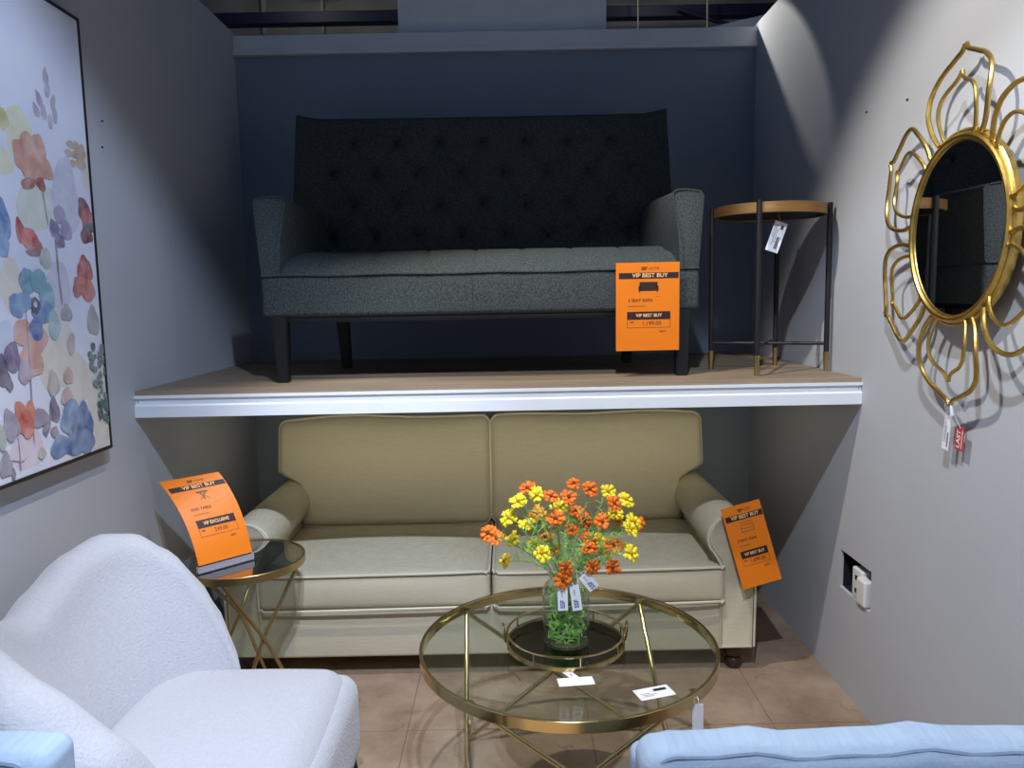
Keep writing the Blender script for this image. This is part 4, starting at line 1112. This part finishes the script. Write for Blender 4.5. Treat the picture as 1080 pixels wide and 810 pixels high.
BLOOMS = [
    (-1.669, 1.67, 0.09, 0.073, 10, 'palegreen'), (-1.535, 1.711, 0.065, 0.1035, 0, 'palelilac'), (-1.64, 1.302, 0.0855, 0.125, 0, 'palecream'), (-1.722, 1.836, 0.0535, 0.0705, 0, 'paleyellow'),
    (-1.78, 1.858, 0.0215, 0.0275, 0, 'yellow'), (-1.784, 1.757, 0.029, 0.032, 20, 'paleyellow'), (-1.797, 1.064, 0.0595, 0.0605, 0, 'palepink'), (-1.607, 1.465, 0.057, 0.0655, 0, 'palelilac'),
    (-1.458, 1.082, 0.0615, 0.11, 0, 'palecream'), (-1.805, 1.462, 0.043, 0.0685, 0, 'palecream'), (-1.541, 1.202, 0.0665, 0.0685, 0, 'palecream'), (-1.839, 1.326, 0.042, 0.0545, 0, 'paleblue'),
    (-1.403, 1.795, 0.052, 0.0605, 0, 'palepeach'), (-1.415, 1.189, 0.0635, 0.0835, 0, 'palegreen'), (-1.587, 2.009, 0.013, 0.0225, 0, 'sprig'), (-1.584, 1.974, 0.013, 0.02, -15, 'sprig'),
    (-1.625, 1.942, 0.0125, 0.022, 25, 'sprig'), (-1.562, 1.948, 0.011, 0.023, -15, 'sprig'), (-1.642, 1.91, 0.0125, 0.0195, 30, 'sprig'), (-1.609, 1.912, 0.013, 0.0195, 0, 'sprig'),
    (-1.558, 1.914, 0.0115, 0.0205, -10, 'sprig'), (-1.583, 1.894, 0.011, 0.02, 0, 'sprig'), (-1.496, 1.852, 0.019, 0.0105, 0, 'beige'), (-1.468, 1.852, 0.0195, 0.0135, 0, 'beige'),
    (-1.509, 1.827, 0.0165, 0.0105, 0, 'beige'), (-1.476, 1.828, 0.019, 0.0105, 0, 'beige'), (-1.44, 1.842, 0.02, 0.0215, 10, 'beige'), (-1.45, 1.809, 0.025, 0.0185, 0, 'beige'),
    (-1.489, 1.802, 0.0145, 0.0105, 0, 'beige'), (-1.722, 1.786, 0.0345, 0.0375, 25, 'peach'), (-1.689, 1.801, 0.0355, 0.0475, 5, 'peach'), (-1.65, 1.804, 0.033, 0.049, -15, 'peach2'),
    (-1.622, 1.77, 0.038, 0.025, -40, 'peach2'), (-1.676, 1.757, 0.0485, 0.034, 0, 'peach'), (-1.702, 1.718, 0.0315, 0.0145, 15, 'rust'), (-1.649, 1.723, 0.021, 0.017, -20, 'rust'),
    (-1.64, 1.673, 0.003, 0.0545, 8, 'stem'), (-1.75, 1.594, 0.019, 0.033, 20, 'red'), (-1.714, 1.578, 0.0355, 0.0285, -20, 'coral'), (-1.685, 1.561, 0.028, 0.017, -40, 'red'),
    (-1.703, 1.545, 0.032, 0.0095, 0, 'dred'), (-1.575, 1.653, 0.027, 0.0255, 0, 'mauve'), (-1.607, 1.615, 0.0215, 0.0225, 35, 'mauve2'), (-1.55, 1.613, 0.0275, 0.026, -30, 'mauve'),
    (-1.586, 1.582, 0.0225, 0.02, 0, 'mauve2'), (-1.455, 1.682, 0.03, 0.0325, 10, 'dred'), (-1.439, 1.651, 0.0305, 0.038, -10, 'red'), (-1.45, 1.61, 0.03, 0.027, 0, 'dred'),
    (-1.427, 1.631, 0.0205, 0.014, 0, 'navy'), (-1.819, 1.615, 0.0315, 0.0495, 0, 'blue'), (-1.824, 1.556, 0.0245, 0.0275, 0, 'blue2'), (-1.657, 1.533, 0.025, 0.027, 15, 'greenleaf'),
    (-1.583, 1.389, 0.027, 0.023, 0, 'greyleaf'), (-1.452, 1.364, 0.0305, 0.044, 5, 'greyleaf'), (-1.572, 1.305, 0.0185, 0.0315, -15, 'beige2'), (-1.605, 1.541, 0.0045, 0.0605, 0, 'stem'),
    (-1.603, 1.465, 0.0035, 0.0555, 4, 'stem'), (-1.475, 1.51, 0.0395, 0.038, 0, 'red'), (-1.512, 1.461, 0.0335, 0.0265, 20, 'red'), (-1.464, 1.451, 0.035, 0.0325, -10, 'red2'),
    (-1.495, 1.478, 0.0195, 0.0105, 0, 'coral'), (-1.775, 1.346, 0.041, 0.033, 0, 'peachp'), (-1.727, 1.329, 0.047, 0.0385, 0, 'peachp'), (-1.758, 1.274, 0.0495, 0.047, 0, 'peachp'),
    (-1.745, 1.473, 0.0305, 0.033, 10, 'teal'), (-1.694, 1.474, 0.0325, 0.0315, -20, 'teal2'), (-1.795, 1.412, 0.0255, 0.032, 40, 'blue'), (-1.663, 1.435, 0.0375, 0.032, -50, 'teal2'),
    (-1.764, 1.421, 0.038, 0.023, 0, 'blue2'), (-1.689, 1.396, 0.045, 0.029, 0, 'blue'), (-1.723, 1.353, 0.028, 0.0315, -10, 'blue3'), (-1.644, 1.36, 0.0255, 0.04, 0, 'palteal'),
    (-1.719, 1.411, 0.0195, 0.022, 5, 'navy'), (-1.719, 1.413, 0.0075, 0.0075, 0, 'palelilac'), (-1.764, 1.286, 0.003, 0.1415, -2, 'stem'), (-1.771, 1.131, 0.0025, 0.0705, -2, 'stem'),
    (-1.83, 1.289, 0.032, 0.0365, -10, 'purple'), (-1.87, 1.261, 0.0205, 0.04, 0, 'dpurple'), (-1.853, 1.232, 0.014, 0.027, 20, 'dpurple'), (-1.785, 1.248, 0.026, 0.03, 0, 'mauvep'),
    (-1.599, 1.219, 0.0225, 0.023, -20, 'peachleaf'), (-1.616, 1.164, 0.0265, 0.025, 15, 'peachleaf'), (-1.671, 1.206, 0.025, 0.0345, 0, 'beige2'), (-1.677, 1.137, 0.021, 0.0345, 10, 'mauved'),
    (-1.716, 1.1, 0.028, 0.0145, 60, 'mauved'), (-1.682, 1.077, 0.0205, 0.0145, -40, 'mauved'), (-1.741, 1.126, 0.035, 0.024, 0, 'greymauve'), (-1.817, 1.153, 0.0215, 0.0275, 20, 'orange'),
    (-1.781, 1.147, 0.0225, 0.028, -20, 'orange'), (-1.8, 1.122, 0.033, 0.0325, 0, 'orange2'), (-1.792, 1.096, 0.0185, 0.014, 0, 'orange'), (-1.857, 1.126, 0.028, 0.0405, 15, 'greymauve'),
    (-1.893, 1.101, 0.0135, 0.031, 0, 'greenleaf'), (-1.888, 1.036, 0.0235, 0.0315, 0, 'greymauve'), (-1.835, 1.059, 0.036, 0.0275, 0, 'palepink'), (-1.746, 1.034, 0.016, 0.0145, 0, 'beige2'),
    (-1.864, 1.007, 0.007, 0.016, 0, 'mauved'), (-1.836, 1.052, 0.003, 0.0455, 0, 'stem'), (-1.602, 1.104, 0.0495, 0.0515, 10, 'blue4'), (-1.549, 1.08, 0.052, 0.058, -5, 'blue5'),
    (-1.662, 1.037, 0.0465, 0.03, 0, 'blue4'), (-1.59, 1.033, 0.059, 0.0335, 0, 'blue5'), (-1.533, 1.028, 0.034, 0.037, 0, 'blue5'), (-1.602, 1.073, 0.009, 0.01, 0, 'navy2'),
    (-1.57, 1.073, 0.0095, 0.0105, 0, 'navy2'), (-1.421, 1.243, 0.0075, 0.0075, -5.904539130895511, 'dgreen2'), (-1.426, 1.116, 0.012, 0.0085, 2.2008004904888097, 'dgreen2'), (-1.432, 1.122, 0.013, 0.007, 8.441318485134396, 'dgreen2'),
    (-1.459, 1.121, 0.0075, 0.009, 7.618536144787804, 'dgreen'), (-1.427, 1.08, 0.0125, 0.009, -6.724089008888406, 'dgreen'), (-1.462, 1.26, 0.0095, 0.0075, 26.075301833994487, 'dgreen'), (-1.42, 1.106, 0.0115, 0.009, 15.912468064593838, 'dgreen'),
    (-1.44, 1.205, 0.0105, 0.01, -20.32076363270349, 'dgreen2'), (-1.438, 1.239, 0.0095, 0.0135, 1.1323251730003001, 'dgreen'), (-1.452, 1.194, 0.0085, 0.0135, -18.265590340001076, 'dgreen2'), (-1.46, 1.096, 0.0075, 0.01, 5.326120698751012, 'dgreen'),
    (-1.462, 1.175, 0.0125, 0.0075, -26.30338547758945, 'dgreen'), (-1.485, 1.24, 0.007, 0.013, -12.544544730029067, 'dgreen'), (-1.466, 1.29, 0.011, 0.0125, 27.284255900540707, 'dgreen'), (-1.452, 1.148, 0.0085, 0.008, 9.115356092346168, 'dgreen'),
    (-1.421, 1.143, 0.007, 0.011, 23.64502047485511, 'dgreen2'), (-1.489, 1.271, 0.008, 0.0065, -27.312168424672485, 'dgreen'), (-1.409, 1.213, 0.012, 0.014, 4.28734530378977, 'dgreen2'), (-1.457, 1.08, 0.0065, 0.007, -19.879783721774146, 'dgreen'),
    (-1.433, 1.079, 0.0105, 0.0105, 4.959904364820709, 'dgreen2'), (-1.418, 1.07, 0.012, 0.01, 29.25944307458166, 'dgreen2'), (-1.419, 1.251, 0.0095, 0.0105, -16.856309732248953, 'dgreen2'), (-1.409, 1.239, 0.01, 0.0075, -14.736380314802807, 'dgreen'),
    (-1.472, 1.184, 0.0115, 0.0095, -14.298765446975041, 'dgreen2'), (-1.411, 1.284, 0.014, 0.01, 24.0571294663701, 'dgreen'), (-1.456, 1.105, 0.011, 0.007, -6.751638609360782, 'dgreen2'), (-1.409, 1.248, 0.013, 0.009, 9.414539994848838, 'dgreen'),
    (-1.48, 1.231, 0.009, 0.008, 18.083836593908003, 'dgreen2'), (-1.465, 1.224, 0.012, 0.0085, 7.671660334625187, 'dgreen'), (-1.422, 1.286, 0.013, 0.008, 28.11209780101845, 'dgreen'), (-1.414, 1.102, 0.01, 0.0105, -5.776432188981353, 'dgreen2'),
    (-1.47, 1.251, 0.006, 0.013, -29.213383372123985, 'dgreen2'), (-1.425, 1.27, 0.0125, 0.0105, 22.72244808865728, 'dgreen'), (-1.483, 1.265, 0.0105, 0.0125, 3.742320734369983, 'dgreen2'), (-1.451, 1.094, 0.011, 0.008, 3.648376404368797, 'dgreen2'),
    (-1.438, 1.161, 0.0075, 0.0095, 16.054769253315783, 'dgreen'), (-1.448, 1.096, 0.0065, 0.0135, -2.7738129878827813, 'dgreen'), (-1.418, 1.118, 0.0085, 0.0085, -0.8008799602949708, 'dgreen2'), (-1.414, 1.274, 0.013, 0.0105, -3.962804936218504, 'dgreen'),
    (-1.417, 1.12, 0.0065, 0.0135, -18.248839689670383, 'dgreen2'), (-1.454, 1.091, 0.0105, 0.0095, -20.230762581668376, 'dgreen'), (-1.44, 1.264, 0.0095, 0.009, 2.511781889391166, 'dgreen'), (-1.419, 1.136, 0.0105, 0.0105, 12.935199559180319, 'dgreen2'),
    (-1.441, 1.18, 0.01, 0.01, -12.392940063719202, 'dgreen'), (-1.409, 1.122, 0.0115, 0.0115, -11.203645820579787, 'dgreen2'), (-1.445, 1.123, 0.0105, 0.013, 0.39966424711765924, 'dgreen2'),
]

keys = sorted(set(b[5] for b in BLOOMS))
mats = [watercolour('watercolour_'+k, srgb(*WC[k]), .12 if k.startswith('pale') else .25) for k in keys]
bm = bmesh.new(); rp = random.Random(9)
for i, (y, z, hy, hz, rot, c) in enumerate(BLOOMS):
    N = 26; ph = rp.uniform(0, 6.28); ang = radians(rot)
    lay = -1.1668+.000028*i
    ring = []
    for k in range(N):
        a = 2*pi*k/N
        wob = 1+.07*sin(3*a+ph)+.05*sin(5*a+2*ph)+.03*rp.uniform(-1, 1)
        if c == 'stem': wob = 1
        uu = hy*cos(a)*wob*(1-.22*sin(a)) ; vv = hz*sin(a)*wob
        # turn in the picture plane keeping the drawn proportions
        sy = hz*0+1
        yy = uu*cos(ang)-vv*sin(ang); zz = uu*sin(ang)+vv*cos(ang)
        Y = max(PY0+.006, min(PY1-.006, y+yy)); Z = max(PZ0+.006, min(PZ1-.006, z+zz))
        ring.append(bm.verts.new((lay, Y, Z)))
    ctr = bm.verts.new((lay, min(PY1-.008, y), z))
    for k in range(N):
        f = bm.faces.new((ctr, ring[k], ring[(k+1) % N])); f.material_index = keys.index(c)
for f in bm.faces:
    f.normal_update()
    if f.normal.x < 0: f.normal_flip()
obj('painted_flowers', bm, mats, t, False, norm=False)

# ------------------------------------------------------------------ white boucle armchair with two winged lobes
WCX, WCY = -.585, -2.06
t = thing('armchair', 'white boucle armchair with rounded winged back beside the end table', 'armchair', (WCX, WCY, 0))
AX_, BY_ = .31, .30
def lobe_h(phi):
    a = abs(phi)
    K = [(0, .735), (10, .765), (22, .808), (33, .830), (42, .814), (51, .755), (59, .670), (65, .585), (70, .49), (73, .42)]
    if phi < 0: K = [(0, .735), (8, .742), (22, .815), (38, .868), (56, .855), (70, .795), (84, .69), (94, .56), (100, .47), (104, .42)]
    for (a0, h0), (a1, h1) in zip(K, K[1:]):
        if a <= a1:
            f = (a-a0)/(a1-a0); f = f*f*(3-2*f)*.5+f*.5
            return h0+(h1-h0)*f
    return K[-1][1]
bm = bmesh.new(); rings = []; seam = []
NP = 72
for i in range(NP+1):
    phi = -104+177*i/NP
    a = radians(phi)
    base = Vector((WCX-AX_*cos(a), WCY+BY_*sin(a), 0))
    o_ = Vector((-cos(a)/AX_, sin(a)/BY_, 0)).normalized()
    top = lobe_h(phi); end = min(1, ((73 if phi > 0 else 104)-abs(phi))/16)
    th = .125*sqrt(max(.02, 1-(1-end)**2))+.004
    lean = lambda z: .14*(max(0, (z-.36))/.44)**1.25
    rr = []
    for k in range(9):
        z = .20+(top-.062-.20)*k/8; rr.append(base+o_*lean(z)+Vector((0, 0, z)))
    zc = top-.062
    for k in range(1, 8):
        b = pi*k/8
        rr.append(base+o_*(lean(zc)+th/2-th/2*cos(b))+Vector((0, 0, zc+.062*sin(b))))
    for k in range(9):
        z = zc+(.15-zc)*k/8; rr.append(base+o_*(lean(max(z, .2))+th-.02*max(0, .4-z)/.25)+Vector((0, 0, z)))
    rings.append(rr)
    seam.append(base+o_*(lean(zc)+th*1.0+.001)+Vector((0, 0, zc-.015)))
loft(bm, rings); sh = obj('winged_back', bm, M['boucle'], t, angle=70)
bm = bmesh.new(); tube(bm, seam[3:-3], .0055, 8); obj('piping', bm, M['boucle'], sh)
def plan(v, k=1.0):
    return v
bm = bmesh.new(); rbox(bm, (-.650, -2.06, .385), (.50, .62, .150), .062, (8, 8, 4), (.012, .010, .028)); obj('seat_cushion', bm, M['boucle'], t)
bm = bmesh.new(); rbox(bm, (-.645, -2.06, .314), (.54, .65, .241), .05, (6, 8, 5), (.0, .012, 0)); obj('seat_base', bm, M['boucle'], t)
for x, y in ((-.415, -1.775), (-.415, -2.345), (-.84, -1.85), (-.84, -2.27)):
    bm = bmesh.new(); tube(bm, [(x, y, .22), (x+(.03 if x > -.7 else -.03), y+(.02 if y > -2 else -.02), 0)], [.024, .013], 16); obj('leg', bm, M['black_wood'], t)

# ------------------------------------------------------------------ pale blue armchairs at the front, mostly outside the frame
def blue_chair(label, x0, x1, yb, ztop, depth, rake):
    t = thing('armchair', label, 'armchair', ((x0+x1)/2, yb-.4, 0), 'pale blue armchairs')
    cx = (x0+x1)/2; w = x1-x0; h = .40
    zc = ztop-h/2
    fn = lambda q: Vector((q.x, q.y+rake*(q.z-zc), q.z))
    bm = bmesh.new(); rbox(bm, (cx, yb-depth/2, zc), (w, depth, h), .026, (14, 3, 8), (.0, .018, .008), lambda q: fn(q)+Vector((0, 0, .004*sin(q.x*21)+.003*sin(q.x*47+1))))
    o = obj('back_cushion', bm, M['blue'], t)
    for yy, nm in ((yb-depth+.008, 0), (yb-.012, 1)):
        bm = bmesh.new(); P = []
        rr = .045; hx, hz = w/2-.010, h/2-.008
        for (sx, sz, a0) in ((1, 1, 0), (-1, 1, 90), (-1, -1, 180), (1, -1, 270)):
            for k in range(6):
                a = radians(a0+18*k); P.append(Vector((cx+sx*(hx-rr)+rr*cos(a), yy, zc+sz*(hz-rr)+rr*sin(a))))
        Q = []
        for i in range(len(P)):
            a, b = P[i], P[(i+1) % len(P)]; nn = max(1, int((b-a).length/.03))
            for k in range(nn):
                q = a+(b-a)*k/nn; Q.append(fn(q)+Vector((0, 0, .004*sin(q.x*21)+.003*sin(q.x*47+1))))
        tube(bm, Q, .0055, 8, True); obj('piping', bm, M['blue_pipe'], o)
    bm = bmesh.new(); rbox(bm, (cx, yb+.035, .40), (w, .06, .50), .02, (4, 2, 4)); obj('back_frame', bm, M['blue'], t)
    bm = bmesh.new(); rbox(bm, (cx, yb-.30, .23), (w, .60, .22), .03, (6, 6, 3)); obj('seat_base', bm, M['blue'], t)
    bm = bmesh.new(); rbox(bm, (cx, yb-depth-.22, .395), (w-.02, .50, .10), .03, (8, 8, 3), (0, 0, .012)); obj('seat_cushion', bm, M['blue'], t)
    for sx in (-1, 1):
        for y in (yb, yb-.54):
            bm = bmesh.new(); tapered_leg(bm, (cx+sx*(w/2-.05), y, .13), (cx+sx*(w/2-.05), y, 0), .045, .03); obj('leg', bm, M['black_wood'], t)
blue_chair('pale blue armchair with piped back cushion, nearest the right wall below the mirror', .232, 1.02, -2.50, .700, .085, .05)
blue_chair('pale blue armchair with piped back cushion in front of the white armchair', -1.165, -.570, -2.685, .832, .085, .05)

# ------------------------------------------------------------------ light
def spot(name, loc, target, watts, col, size, blend, rad):
    d = bpy.data.lights.new(name, 'SPOT'); d.energy = watts; d.color = col; d.spot_size = radians(size); d.spot_blend = blend; d.shadow_soft_size = rad
    o = bpy.data.objects.new(name, d); COL.objects.link(o); o.location = loc
    o.rotation_euler = (Vector(target)-Vector(loc)).to_track_quat('-Z', 'Y').to_euler()
    return o
def area(name, loc, target, watts, col, sx, sy):
    d = bpy.data.lights.new(name, 'AREA'); d.energy = watts; d.color = col; d.shape = 'RECTANGLE'; d.size = sx; d.size_y = sy
    o = bpy.data.objects.new(name, d); COL.objects.link(o); o.location = loc
    o.rotation_euler = (Vector(target)-Vector(loc)).to_track_quat('-Z', 'Y').to_euler()
    return o
spot('track_spot_near', (-.15, -1.86, 3.15), (.36, -2.10, 1.3), 150, (1.0, .95, .87), 97, .35, .03)
spot('track_spot_front_left', (.3, -3.30, 3.25), (-1.15, -1.80, .8), 230, (.58, .72, 1.0), 54, .45, .03)
spot('track_spot_front_right', (.1, -3.30, 3.25), (.55, -1.68, .3), 255, (.76, .85, 1.0), 62, .3, .03)
spot('track_spot_rear', (.1, -5.2, 3.3), (.3, -3.2, .2), 45, (.74, .84, 1.0), 50, .4, .04)
spot('aisle_bounce_fill', (-.17, -3.1, 3.3), (-.17, -3.05, 0), 600, (1.0, .90, .70), 17, .3, .04)  # added fill: brightens unseen floor so it bounces light under the platform
spot('track_spot_behind', (.85, .25, 2.90), (.85+.465, .25-.651, 2.90-.599), 27, (1.0, .98, .90), 29.6, .03, .02)
area('under_shelf_fill', (0, -1.09, 1.0265), (0, -.33, .74), 1.6, (1.0, .93, .66), 2.2, .03).data.spread = radians(62)  # added fill, no lamp seen here; lifts the dark sofa back cushions
for x, y, z in ((-2.12, 5.1, 4.8), (-.2, 5.0, 4.8), (1.72, 5.0, 4.7)):
    d = bpy.data.lights.new('hall_downlight', 'POINT'); d.energy = 6; d.color = (1.0, .96, .86); d.shadow_soft_size = .08
    o = bpy.data.objects.new('hall_downlight', d); COL.objects.link(o); o.location = (x, y-.4, z)

w = bpy.data.worlds.new('store_ambience'); scene.world = w; w.use_nodes = True
bg = w.node_tree.nodes['Background']; bg.inputs[0].default_value = (.27, .42, .74, 1); bg.inputs[1].default_value = .16

scene.view_settings.view_transform = 'Standard'; scene.view_settings.look = 'None'
scene.view_settings.exposure = 0.0; scene.view_settings.gamma = 1.0; scene.view_settings.use_curve_mapping = False
